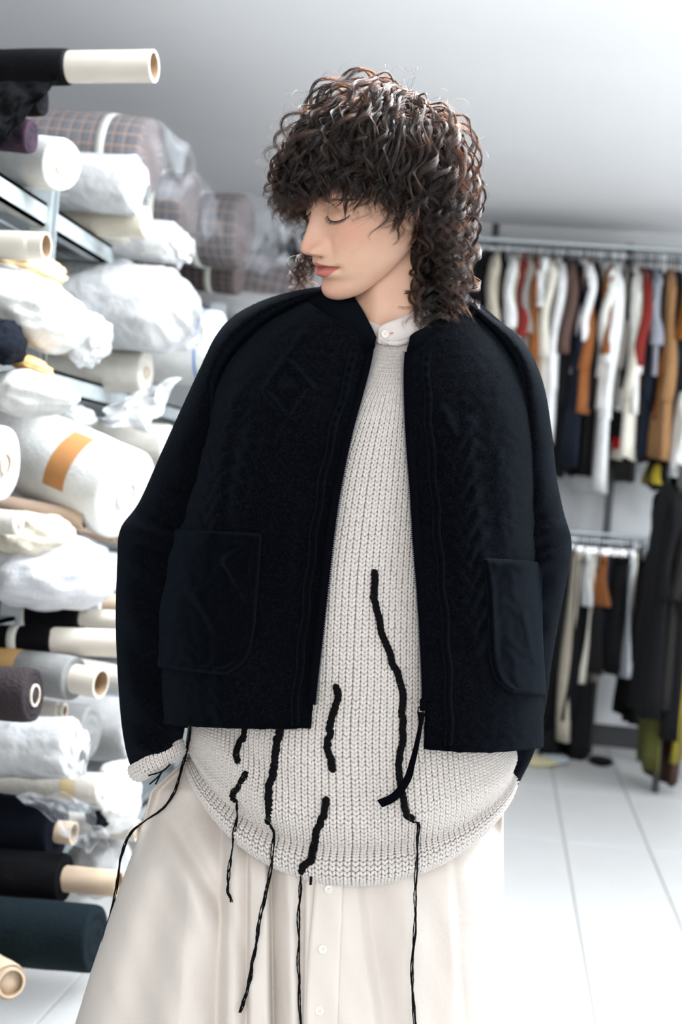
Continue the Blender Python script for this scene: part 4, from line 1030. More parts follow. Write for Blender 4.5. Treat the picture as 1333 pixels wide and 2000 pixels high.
# ------------------------------------------------------------------ loose fibres of the wool and the mohair
rf = np.random.default_rng(5)
def fuzz(name, grids, n, lmin, lmax, rad, m, parent, lift):
    """short curved fibres standing off surfaces given as world grids"""
    P0 = []; N0 = []; T0 = []
    tot = sum(g.shape[0] * g.shape[1] for g in grids)
    for g in grids:
        k = int(n * g.shape[0] * g.shape[1] / tot); i = rf.integers(1, g.shape[0] - 2, k); j = rf.integers(1, g.shape[1] - 2, k)
        a, b = rf.random((2, k, 1))
        p = g[i, j] * (1 - a) * (1 - b) + g[i + 1, j] * a * (1 - b) + g[i, j + 1] * (1 - a) * b + g[i + 1, j + 1] * a * b
        t1 = g[i + 1, j] - g[i - 1, j]; t2 = g[i, j + 1] - g[i, j - 1]; nn = np.cross(t1, t2); nn /= np.linalg.norm(nn, axis=1, keepdims=True) + 1e-12
        nn *= np.sign(((CAM - p) * nn).sum(1))[:, None]
        P0.append(p); N0.append(nn); T0.append(rf.normal(size=(k, 3)))
    p = np.concatenate(P0); nn = np.concatenate(N0); t = np.concatenate(T0); t -= nn * (t * nn).sum(1, keepdims=True); t /= np.linalg.norm(t, axis=1, keepdims=True)
    L = (lmin + (lmax - lmin) * rf.random(len(p)) ** 2)[:, None]; b = np.cross(nn, t) * rf.normal(size=(len(p), 1))
    q = np.linspace(0, 1, 4); lf = lift * (.4 + rf.random((len(p), 1)))
    pts = np.stack([p + t * L * x + nn * (L * lf * 4 * x * (1 - x * .75)) + b * L * .35 * x * x for x in q], 1)
    hc = bpy.data.hair_curves.new(name); hc.add_curves([4] * len(p))
    hc.points.foreach_set('position', (pts.reshape(-1, 3) - ORG[parent.name]).astype(np.float32).ravel())
    ra = hc.attributes.get('radius') or hc.attributes.new('radius', 'FLOAT', 'POINT')
    ra.data.foreach_set('value', np.tile(np.array([1, .9, .7, .3], np.float32) * rad, len(p)))
    hc.materials.append(m); o = bpy.data.objects.new(name, hc); COL.objects.link(o); o.parent = parent; o['kind'] = 'stuff'; ORG[o.name] = ORG[parent.name]
    return o
M_fib = mat('wool_fibre', (.0040, .0058, .0100), .8, spec=.3)
gl = [P(*(a[::2, :86] for a in PANEL[s_])) for s_ in (-1, 1)] + [P(*(a[::2, 1:42] for a in SLEEVE[s_])) for s_ in (-1, 1)]
fuzz('wool_fuzz', gl + EXTRA, 76000, .002, .0055, .00008, M_fib, jacket, .22)
M_fib2 = mat('mohair_fibre', (.85, .80, .75), .8, spec=.3)
qs_ = np.linspace(0, SW_LEN, 160); th_ = np.linspace(-1.5, 1.5, 120)
gx, gy, g3 = sw_px(th_[None, :], qs_[:, None])
fuzz('mohair_fuzz', [P(gx, gy, g3 - 4)], 30000, .003, .013, .00005, M_fib2, swb, .30)
# ------------------------------------------------------------------ shelving rack full of fabric rolls, along the left of the aisle
M_zinc = mat('galvanised_steel', (.50, .55, .57), .42, metallic=.35, var=.2, vscale=14, spec=.5)
M_zincd = mat('grey_shelf_deck', (.30, .33, .34), .6, metallic=.2)
M_slot = mat('slot_dark', (.05, .06, .07), .8)
XS = -1.0                                  # aisle face of the rack
rack = thing('shelving_rack', 'grey galvanised steel shelving rack loaded with fabric rolls', 'rack', (XS - .6, 4.2, 0))
def rbox(name, lo, hi, m, par=rack, bev=.004):
    return bevel(MB().box(lo, hi).build(name, m, par, smooth=False), bev, 2)
UY = (1.25, 2.93, 4.75, 6.15)
for y in UY:
    for x in (XS, XS - 1.15):
        mb = MB(); mb.box((x - .045, y - .022, 0), (x - .040, y + .022, 1.78)); mb.box((x - .04, y - .022, 0), (x, y - .017, 1.78)); mb.box((x - .04, y + .017, 0), (x, y + .022, 1.78))
        u = mb.build('upright', M_zinc, rack, smooth=False)
        ms = MB()
        for k in range(32): ms.box((x - .0398, y - .006, .12 + k * .05), (x - .0385, y + .006, .145 + k * .05))
        o = ms.build('slot_row', M_slot, u, smooth=False); o['kind'] = 'stuff'
DECKS = [1.735, 1.395, 0.86, 0.545, 0.19]
for z in DECKS:
    for i in range(len(UY) - 1):
        y0, y1 = UY[i] + .024, UY[i + 1] - .024
        for x in (XS - .01, XS - 1.14):
            mb = MB(); mb.box((x - .008, y0, z - .05), (x, y1, z)); mb.box((x - .03, y0, z - .008), (x, y1, z)); mb.box((x - .03, y0, z - .05), (x, y1, z - .043))
            mb.build('beam', M_zinc, rack, smooth=False)
        n = 8
        for k in range(n):
            w_ = (1.10) / n; rbox('deck_slat', (XS - 1.13 + k * w_ + .004, y0, z - .016), (XS - 1.13 + (k + 1) * w_ - .004, y1, z - .009), M_zincd, bev=.002)

def fab(name, c, **k):
    d = dict(rough=.85, var=.10, vscale=30, bump=.25, bscale=120, spec=.2); d.update(k); return mat(name, c, **d)
F_black = fab('roll_black', (.0045, .0045, .0055), spec=.06); F_navy = fab('roll_navy_black', (.004, .0055, .010), spec=.06); F_teal = fab('roll_dark_teal', (.005, .010, .013), spec=.08)
F_white = fab('roll_white', (.64, .64, .62)); F_ivory = fab('roll_ivory', (.62, .59, .53)); F_cream = fab('roll_cream', (.60, .55, .45)); F_grey = fab('roll_grey', (.24, .24, .235)); F_lgrey = fab('roll_light_grey', (.46, .46, .46))
F_brown = fab('roll_charcoal_brown', (.034, .026, .029), bump=.6, bscale=200); F_plaid = None
C_card = mat('cardboard_tube', (.58, .45, .32), .8, var=.08, vscale=20); C_pale = mat('pale_paper_tube', (.64, .59, .51), .7, var=.05, vscale=20); C_tan = mat('tan_tube', (.48, .35, .26), .8, var=.08, vscale=20)
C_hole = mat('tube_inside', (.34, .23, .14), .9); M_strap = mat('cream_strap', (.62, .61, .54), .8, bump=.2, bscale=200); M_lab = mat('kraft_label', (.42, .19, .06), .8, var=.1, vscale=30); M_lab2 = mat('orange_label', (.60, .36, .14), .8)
M_film = film('clear_plastic', .88, (.70, .73, .78)); M_milk = film('milky_plastic', .35, (.66, .67, .68)); M_blue = mat('blue_print', (.03, .16, .50), .6); M_inkg = mat('grey_print', (.25, .27, .30), .7)
def plaid():
    m = bpy.data.materials.new('grey_plaid_wool'); m.use_nodes = True; nt = m.node_tree; b = nt.nodes['Principled BSDF']; b.inputs['Roughness'].default_value = .9
    tc = nt.nodes.new('ShaderNodeTexCoord'); sp = nt.nodes.new('ShaderNodeSeparateXYZ'); nt.links.new(tc.outputs['UV'], sp.inputs[0])
    def band(sock, freq, duty):
        a = nt.nodes.new('ShaderNodeMath'); a.operation = 'MULTIPLY'; a.inputs[1].default_value = freq; nt.links.new(sock, a.inputs[0])
        f = nt.nodes.new('ShaderNodeMath'); f.operation = 'FRACT'; nt.links.new(a.outputs[0], f.inputs[0])
        l = nt.nodes.new('ShaderNodeMath'); l.operation = 'LESS_THAN'; l.inputs[1].default_value = duty; nt.links.new(f.outputs[0], l.inputs[0]); return l.outputs[0]
    def mixc(f, c1, c2):
        x = nt.nodes.new('ShaderNodeMix'); x.data_type = 'RGBA'; nt.links.new(f, x.inputs[0])
        for i, c in ((6, c1), (7, c2)):
            if hasattr(c, 'links'): nt.links.new(c, x.inputs[i])
            else: x.inputs[i].default_value = c + (1,)
        return x.outputs[2]
    c = mixc(band(sp.outputs[0], 30, .5), (.060, .064, .076), (.042, .045, .056))
    c = mixc(band(sp.outputs[1], 20, .09), c, (.33, .17, .10)); c = mixc(band(sp.outputs[0], 30, .09), c, (.33, .17, .10))
    nt.links.new(c, b.inputs['Base Color']); return m
F_plaid = plaid()
def ring_frame(d):
    d = d / np.linalg.norm(d); a = np.array([0, 0, 1.0]); u = np.cross(d, a); u /= np.linalg.norm(u); return d, u, np.cross(u, d)
def lathe(prof, p0, d, n=40, wob=0., seed=0, sag=0.):
    """rings (axial, radius) along direction d from p0"""
    d, u, v = ring_frame(d); a = np.linspace(0, 2 * math.pi, n, endpoint=False); g = []
    rs = np.random.default_rng(seed); k1, k2, k3 = rs.random(3) * 6.28
    for t_, r in prof:
        rr = r * (1 + wob * (.5 * np.sin(2 * a + k1 + t_ * 5) + .35 * np.sin(3 * a + k2 - t_ * 9) + .25 * np.sin(5 * a + k3 + t_ * 17)))
        g.append(p0 + d * t_ + rr[:, None] * (np.cos(a)[:, None] * u + np.sin(a)[:, None] * v) - np.array([0, 0, 1.0]) * sag * r * (np.sin(a) < 0)[:, None])
    return np.array(g)
def uv_loft(o, nr, nc):
    uvl = o.data.uv_layers.new(name='UVMap'); vi = np.empty(len(o.data.loops), np.int32); o.data.loops.foreach_get('vertex_index', vi)
    r, c = np.divmod(vi, nc); uvl.data.foreach_set('uv', np.stack([r / nr * 1.6, c / nc], 1).astype(np.float32).ravel())
def roll(label, end, rpx, start, m, core=None, core_r=.45, core_out=0., d_end=3.0, d_start=None, hole=None, rings=4, wob=.03, group=None, bands=(), film_=None, film_len=.10, cat='fabric roll', hub=True, name='fabric_roll', label_band=None, ext=.0, tuck=.0):
    """a bolt of cloth: end centre (px,py) at depth d_end, radius in px there, axis towards start (px,py)"""
    pe = W(end[0], end[1], d_end); ps = W(start[0], start[1], d_start or d_end * (1 + .22 * (end[0] - start[0]) / F)); ax = pe - ps; L = np.linalg.norm(ax) + ext; d = ax / np.linalg.norm(ax); p0 = pe - d * L; R_ = rpx / F * d_end
    t = thing(name, label, cat, (pe + p0) / 2 - np.array([0, 0, R_]), group)
    sd = abs(hash(label)) % 9973 if False else sum(ord(c) * (i + 3) for i, c in enumerate(label)) % 9973
    cr_ = core_r * R_; prof = [(0, R_ * .3), (0, R_ * .93), (.012, R_)]
    for k in range(1, 17): prof.append((.012 + (L - .03) * k / 16, R_ * (1 + .012 * math.sin(k * 1.7 + sd))))
    prof += [(L - .006, R_ * .985), (L, R_ * .95)]
    inner = cr_ if (core is not None or hub) else R_ * .08
    for k in range(rings):                                  # wound layers at the end face
        q0 = .95 - (.95 - inner / R_) * (k + .55) / rings; q1 = .95 - (.95 - inner / R_) * (k + 1.0) / rings
        prof += [(L - .004 * ((k % 2) + .4) - tuck * (k + 1) / rings, R_ * q0), (L + .001 - tuck * (k + 1) / rings, R_ * q1)]
    g = lathe(prof, p0, d, 44, wob, sd)
    o = MB().loft(g).build('fabric', m, t); uv_loft(o, len(prof), 44)
    if core is not None or hub:
        co = max(core_out, 0.004); wall = max(.004, cr_ * .16); cm = core or C_pale
        cp = [(L - .10 + 0, cr_ - wall), (L - .10, cr_ * .995), (L + co, cr_ * .995), (L + co, cr_ - wall), (L + co - .16, cr_ - wall)]
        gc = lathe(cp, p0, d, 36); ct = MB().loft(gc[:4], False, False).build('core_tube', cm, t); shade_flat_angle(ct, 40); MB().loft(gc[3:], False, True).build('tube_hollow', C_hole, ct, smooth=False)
    for (f0, wpx) in bands:                                 # tape straps round the roll, f0 metres from the end
        w_ = wpx / F * d_end; gb = lathe([(L - f0 - w_, R_ * 1.0), (L - f0 - w_, R_ * 1.03), (L - f0, R_ * 1.03), (L - f0, R_ * 1.0)], p0, d, 44, wob, sd); MB().grid(gb, True).build('strap', M_strap, t)
    if label_band:
        f0, w_, a0, a1, lm = label_band; gb = lathe([(L - f0 - w_, R_ * 1.012), (L - f0, R_ * 1.012)], p0, d, 44, wob, sd); i0, i1 = int(a0 * 44), int(a1 * 44)
        MB().grid(np.take(gb, range(i0, i1 + 1), axis=1, mode='wrap')).build('paper_label', lm, t)
    if film_ is not None:                                   # plastic wrap with a gathered, crumpled end
        rs = np.random.default_rng(sd + 1); pr = [(L * f, R_ * 1.05) for f in np.linspace(0, 1, 14)]
        for k in range(1, 15):
            f = k / 14; pr.append((L + film_len * f, R_ * (1.05 - .62 * f ** 1.3)))
        gb = lathe(pr, p0, d, 56, .03, sd)
        am = np.concatenate([np.full(14, .05), np.linspace(.08, .38, 14)])[:, None, None] * R_
        dirs = gb - gb.mean(1, keepdims=True); dirs /= np.linalg.norm(dirs, axis=2, keepdims=True)
        gb = gb + dirs * am * lump(gb, R_ * .8, sd)[..., None] - np.array([0, 0, 1.0]) * (np.concatenate([np.zeros(14), np.linspace(0, .35, 14)])[:, None, None] * R_)
        MB().grid(gb, True).build('plastic_wrap', film_, t)
    return t
def bundle(label, ctr, rx, ry, depth, d, m, seed, cat='fabric bundle', crump=.25, name='fabric_bundle', tilt=0.0, point=None, thick=None):
    """a crumpled heap of folded cloth or bag: squashed lumpy body with pinched folds"""
    c = W(ctr[0], ctr[1], d); nr, nc = 36, 56; a = np.linspace(0, 2 * math.pi, nc, endpoint=False); b = np.linspace(-math.pi / 2, math.pi / 2, nr)
    ex = np.array([1.0, 0, 0]); ey = np.array([0, 1.0, 0]); ez = np.array([0, 0, 1.0])
    X_ = rx / F * d; Z_ = ry / F * d; Y_ = depth
    g = (np.cos(b)[:, None] ** .7 * np.cos(a))[..., None] * ex * 1.0 + (np.cos(b)[:, None] ** .7 * np.sin(a))[..., None] * ey + (np.sin(b)[:, None] + 0 * a)[..., None] * ez
    n1 = lump(g, 1.9, seed) * .5 + np.abs(lump(g, 1.0, seed + 1)) * .5 + .25 * lump(g, .45, seed + 2)
    g = g * (1 + crump * n1)[..., None]
    if point is not None:
        w_ = np.clip(g @ np.array(point), 0, 2)[..., None]; g = g * (1 - .25 * w_) + np.array(point) * .55 * w_ ** 2
    g = g * np.array([X_, Y_, Z_])
    ct, sn = math.cos(tilt), math.sin(tilt); g = np.stack([g[..., 0] * ct + g[..., 2] * sn, g[..., 1], -g[..., 0] * sn + g[..., 2] * ct], -1) + c
    o = MB().loft(g).build(name, m, None, loc=c - np.array([0, 0, Z_])); tag(o, label, cat); return o
def drape(label, tl, tr, bl, br, d0, d1, m, seed, cat='plastic sheet', name='plastic_sheet', amp=.02, parent=None):
    """thin sheet hanging between four pixel corners"""
    n = 34; u = np.linspace(0, 1, n)[None, :, None]; v = np.linspace(0, 1, n)[:, None, None]
    A, B, C_, D_ = W(*tl, d0), W(*tr, d0), W(*bl, d1), W(*br, d1)
    g = (A * (1 - u) + B * u) * (1 - v) + (C_ * (1 - u) + D_ * u) * v
    q = np.stack([u[..., 0] + 0 * v[..., 0], v[..., 0] + 0 * u[..., 0], 0 * u[..., 0] * v[..., 0]], -1)
    nn = (CAM - g.mean((0, 1))); nn /= np.linalg.norm(nn)
    f = amp * (lump(q, .55, seed) + .6 * np.abs(lump(q, .3, seed + 3)))
    g = g + nn * f[..., None] + np.array([1.0, 0, 0]) * (.6 * amp * lump(q, .6, seed + 5))[..., None] + np.array([0, 0, 1.0]) * (.5 * amp * lump(q, .5, seed + 6))[..., None]
    o = MB().grid(g).build(name, m, parent); solid(o, .0006, 0)
    if parent is None: tag(o, label, cat)
    return o

# ---- top shelf and above
t = roll('black fabric roll on a pale tube at the top left of the rack', (135, 131), 36, (-150, 134), F_black, C_pale, .86, .165, d_end=2.62, wob=.012, ext=.3)
roll('black cloth roll tucked under the topmost black roll', (84, 196), 31, (-150, 196), F_black, None, .3, d_end=2.68, hub=False, ext=.3, wob=.05)
drape(None, (-20, 160), (112, 158), (-30, 300), (22, 262), 2.60, 2.55, F_black, 3, parent=t, name='loose_end', amp=.012)
roll('dark navy plaid cloth roll end just under the topmost black roll', (62, 268), 33, (-120, 250), fab('roll_navy_plaid', (.008, .009, .018), color2=(.035, .016, .026), var=.5, vscale=60), None, .2, d_end=2.75, hub=False, wob=.08, ext=.2, rings=5)
roll('white fabric roll with a visible core hole on the top shelf', (122, 322), 51, (-90, 296), F_white, C_card, .34, .0, d_end=2.85, d_start=3.05, wob=.03, rings=3, ext=.4)
roll('grey plaid wool roll in clear plastic, frontmost of the three plaid rolls', (296, 306), 74, (40, 286), F_plaid, None, .3, d_end=3.55, hub=False, film_=M_film, film_len=.10, bands=((.09, 17),), ext=.45)
roll('white roll in a milky plastic bag beside the core-hole roll', (262, 362), 56, (110, 352), F_white, None, .3, d_end=3.25, hub=False, film_=M_milk, film_len=.03, ext=.4, wob=.05)
roll('cream fabric roll lying below the milky bagged roll', (288, 434), 30, (120, 432), F_cream, None, .3, d_end=3.34, hub=False, ext=.5, wob=.06)
roll('grey plaid wool roll in clear plastic, middle of the three plaid rolls', (372, 408), 66, (250, 396), F_plaid, None, .3, d_end=4.25, hub=False, film_=M_film, film_len=.09, bands=((.08, 22),), ext=.5)
roll('cream crumpled roll with a ragged end behind the steel upright', (332, 474), 40, (190, 458), F_ivory, None, .3, d_end=3.5, hub=False, film_=M_milk, film_len=.06, wob=.12, ext=.5)
roll('grey plaid wool roll in clear plastic, farthest of the three with a long plastic tail', (478, 452), 72, (380, 446), F_plaid, None, .3, d_end=4.75, hub=False, film_=M_film, film_len=.17, bands=((.135, 18),), ext=.6)
roll('dark grey plaid roll with one cream strap under the plastic-tailed roll', (470, 538), 40, (330, 520), F_plaid, None, .3, d_end=5.0, hub=False, bands=((.09, 15),), ext=.6)
roll('grey plaid roll half hidden behind the curls of the person', (600, 574), 58, (470, 548), F_plaid, None, .3, d_end=5.35, hub=False, film_=M_film, film_len=.06, ext=.7)
roll('pale grey fabric roll lowest behind the shoulder of the person', (560, 606), 34, (380, 590), F_lgrey, None, .3, d_end=5.3, hub=False, ext=.7)
# ---- second level
roll('empty pale paper tube poking out beside the upright', (62, 480), 28, (-140, 474), C_pale, C_pale, .97, .03, d_end=2.70, wob=0., cat='paper tube', name='paper_tube', ext=.3)
bundle('tan crumpled cloth under the empty paper tube', (50, 528), 68, 26, .10, 2.86, fab('cloth_tan', (.58, .44, .26)), 11)
bundle('white crumpled fabric heap at the left end of the middle shelf', (52, 604), 120, 66, .16, 2.80, F_white, 12, crump=.16, tilt=.30)
roll('thick white roll in plastic with printed text on its bag end', (318, 606), 82, (100, 590), F_white, None, .3, d_end=3.45, hub=False, film_=M_milk, film_len=.10, ext=.45, wob=.03)
roll('white roll with a thin blue line near its end', (428, 682), 74, (250, 668), F_white, None, .3, d_end=3.95, hub=False, ext=.7, wob=.02, label_band=(.035, .006, 0, .999, M_blue))
roll('beige roll lying along the middle shelf edge', (286, 728), 42, (100, 716), F_ivory, C_card, .3, d_end=3.52, ext=.5, wob=.05, hub=False)
roll('brown card tube end among crumpled plastic', (135, 668), 26, (70, 660), C_card, C_tan, .9, .01, d_end=3.0, cat='card tube', name='card_tube', ext=.3)
bundle('grey-printed crumpled plastic bag hanging at the shelf front', (176, 660), 34, 46, .06, 2.98, M_milk, 14, cat='plastic bag', name='plastic_bag', crump=.4)
bundle('dark navy cloth corner at the left edge of the middle shelf', (2, 668), 36, 40, .08, 2.62, F_navy, 15)
bundle('orange paper scrap tucked under the white fabric heap', (58, 712), 44, 16, .05, 2.72, M_lab2, 16, cat='paper', name='paper_scrap', tilt=.35)
bundle('white plastic-wrapped bundle with a pointed corner', (56, 770), 72, 44, .10, 2.72, F_white, 17, crump=.15, point=(1, 0, -.1))
drape('translucent plastic sheet drooping under the beige roll', (250, 770), (350, 745), (178, 822), (290, 838), 3.3, 3.2, M_milk, 18, amp=.025)
bundle('small grey plastic bag lying on the long white roll', (148, 815), 36, 22, .06, 3.15, M_milk, 19, cat='plastic bag', name='plastic_bag')
# ---- third level
roll('long white roll lying behind the one with the kraft label', (330, 872), 42, (60, 846), F_ivory, None, .3, d_end=3.7, hub=False, ext=.7)
roll('fat white roll with a brown kraft paper label', (246, 966), 92, (-70, 828), F_white, C_pale, .30, .0, d_end=2.95, d_start=3.15, rings=5, ext=.3, wob=.02, label_band=(.085, .055, -.06, .20, M_lab))
roll('fat white roll with a dark core hole at the left frame edge', (8, 906), 76, (-180, 890), F_white, C_tan, .30, 0., d_end=2.45, ext=.2, rings=4)
roll('bare brown cardboard tube under the fat labelled roll', (158, 1014), 20, (40, 992), C_tan, C_tan, .97, .01, d_end=2.92, cat='card tube', name='card_tube', ext=.5, wob=0.)
roll('thin ivory roll with a narrow core hole', (38, 1022), 24, (-90, 1010), F_ivory, C_pale, .35, .0, d_end=2.62, ext=.3)
bundle('cream folded cloth beneath the thin ivory roll', (60, 1046), 84, 44, .12, 2.85, F_cream, 21, crump=.2)
bundle('big white sagging fabric bundle above the black rolls', (98, 1110), 118, 74, .20, 2.95, fab('cloth_bright_white', (.64, .65, .68)), 22, crump=.16)
roll('tan tube end between the white bundle and the sleeve', (232, 1046), 16, (120, 1030), C_tan, C_tan, .95, .01, d_end=3.25, cat='card tube', name='card_tube', ext=.4)
roll('light grey fabric roll beside the black sleeve', (250, 1122), 40, (120, 1112), F_lgrey, None, .3, d_end=3.4, hub=False, ext=.5)
roll('pale tube with a white wrapping next to the sleeve', (205, 1180), 26, (60, 1172), F_white, C_card, .80, .10, d_end=3.2, ext=.5)
# ---- fourth level
roll('black roll with a cream strap, upper of the strapped pair', (158, 1206), 34, (-120, 1192), F_black, C_pale, .52, .16, d_end=3.05, d_start=3.1, bands=((.115, 22),), ext=.3, wob=.06)
roll('black roll with a cream strap, lower of the strapped pair, on a long white tube', (106, 1252), 29, (-120, 1244), F_black, C_pale, .95, .19, d_end=2.9, bands=((.072, 19),), ext=.3, wob=.04)
roll('grey roll on a pale tube with an orange label', (146, 1326), 44, (-60, 1290), F_grey, C_pale, .66, .062, d_end=2.85, d_start=2.95, ext=.4, label_band=(.12, .05, -.02, .24, M_lab2), wob=.02)
roll('charcoal brown woollen roll with a tan core at the frame edge', (66, 1358), 53, (-150, 1346), F_brown, C_pale, .42, .0, d_end=2.5, rings=4, ext=.2, wob=.03)
roll('short pale tube end under the grey roll', (118, 1388), 16, (60, 1384), C_pale, C_pale, .95, .01, d_end=2.9, cat='paper tube', name='paper_tube', ext=.3)
roll('mid grey woollen roll standing behind the bag with blue print', (178, 1432), 56, (40, 1418), F_grey, None, .3, d_end=3.12, hub=False, ext=.4, wob=.04, rings=5)
roll('ivory roll near the sleeve above the white bag', (262, 1330), 26, (150, 1310), F_ivory, C_card, .4, .0, d_end=3.4, ext=.5)
roll('light grey roll end beside the jacket hem', (262, 1424), 64, (160, 1420), F_lgrey, None, .3, d_end=3.3, hub=False, ext=.4)
roll('white roll in a bag with blue print marks', (138, 1462), 57, (-120, 1456), F_white, None, .3, d_end=2.75, hub=False, film_=M_milk, film_len=.03, ext=.2, wob=.05, label_band=(.14, .012, -.08, .10, M_blue))
bundle('white fabric bag bulging beside the skirt', (226, 1560), 44, 62, .12, 3.05, F_white, 24, crump=.18)
roll('ivory roll with a faint yellow tape below the blue-marked bag', (200, 1540), 30, (-60, 1528), F_ivory, None, .3, d_end=2.92, hub=False, ext=.3, label_band=(.05, .03, -.1, .25, mat('yellow_tape', (.62, .48, .26), .7)))
# ---- bottom level
roll('navy roll under clear plastic with a tan core', (112, 1624), 62, (-120, 1598), F_navy, C_card, .36, .035, d_end=2.8, ext=.3, wob=.06)
drape('clear plastic sheet hanging over the navy roll', (30, 1548), (196, 1566), (150, 1650), (214, 1672), 2.72, 2.70, M_film, 25, amp=.03)
bundle('black cloth corner poking from under the ivory roll', (200, 1588), 26, 24, .06, 2.98, F_black, 26)
roll('white tube end below the bulging white bag', (262, 1622), 22, (150, 1608), C_pale, C_pale, .95, .01, d_end=3.1, cat='paper tube', name='paper_tube', ext=.3)
bundle('pale grey cloth heap behind the black rolls near the skirt', (196, 1690), 60, 56, .10, 3.15, F_lgrey, 27, crump=.15)
roll('black jersey roll with a gathered end on a tan tube', (128, 1716), 46, (-120, 1692), F_black, C_card, .56, .108, d_end=2.72, ext=.3, wob=.07)
roll('thick dark teal roll lowest on the rack', (188, 1834), 66, (-120, 1806), F_teal, None, .3, d_end=2.62, hub=False, ext=.3, wob=.012)
roll('beige cardboard tube standing out near the floor', (18, 1918), 36, (-80, 1860), C_card, C_card, .8, .01, d_end=2.5, d_start=2.7, cat='card tube', name='card_tube', ext=.1)
# ------------------------------------------------------------------ clothes rails on the back wall
M_steel = mat('rail_steel', (.55, .60, .62), .35, metallic=.7); M_blk = mat('rack_black', (.012, .012, .014), .5); M_hang = mat('hanger_black', (.015, .014, .014), .5); M_clip = mat('clip_metal', (.75, .77, .80), .2, metallic=1)
YR = 6.92
zU = float(onY(1150, 497, YR)[2]); zL = float(onY(1200, 1060, YR)[2])
rails = thing('clothes_rail', 'long steel clothes rail on black posts along the back wall', 'clothes rail', (0.6, YR, 0))
MB().tube(np.array([[x, YR, zU] for x in np.linspace(-1.1, 2.7, 20)]), .016, 12).build('rail', M_steel, rails)
MB().tube(np.array([[x, YR + .06, zU + .055] for x in np.linspace(-1.1, 2.7, 20)]), .016, 12).build('rail', M_steel, rails)
PX = [float(onY(p, y, YR + .1)[0]) for p, y in ((967, 470), (1188, 1000))] + [-1.05, 2.62]
for x in PX: MB().box((x - .018, YR + .08, 0), (x + .018, YR + .115, zU + .14 if x == PX[0] else zU + .08)).build('post', M_blk, rails, smooth=False)
for x in PX: MB().box((x - .012, YR - .01, zU - .012), (x + .012, YR + .1, zU + .012)).build('bracket', M_steel, rails, smooth=False)
low = thing('clothes_rail', 'lower steel clothes rail with clip hangers below the white shirts', 'clothes rail', (1.2, YR, 0))
xl0 = float(onY(1085, 1050, YR)[0]); xl1 = float(onY(1295, 1072, YR)[0])
MB().tube(np.array([[x, YR, zL] for x in np.linspace(xl0 - .6, xl1, 20)]), .016, 12).build('rail', M_steel, low)
MB().tube(np.array([[x, YR + .05, zL + .035] for x in np.linspace(xl0 - .6, xl1, 20)]), .010, 10).build('rail', M_steel, low)
for x in (xl0 - .58, xl1 - .02): MB().box((x - .014, YR + .03, 0), (x + .014, YR + .06, zL + .04)).build('post', M_blk, low, smooth=False)
CM = {}
def cloth(c):
    k = tuple(round(v, 3) for v in c)
    if k not in CM: CM[k] = mat('cloth_%d' % len(CM), c, .85, sheen=.08 if max(c) > .15 else 0, var=.10, vscale=25, bump=.12, bscale=80, spec=.2)
    return CM[k]
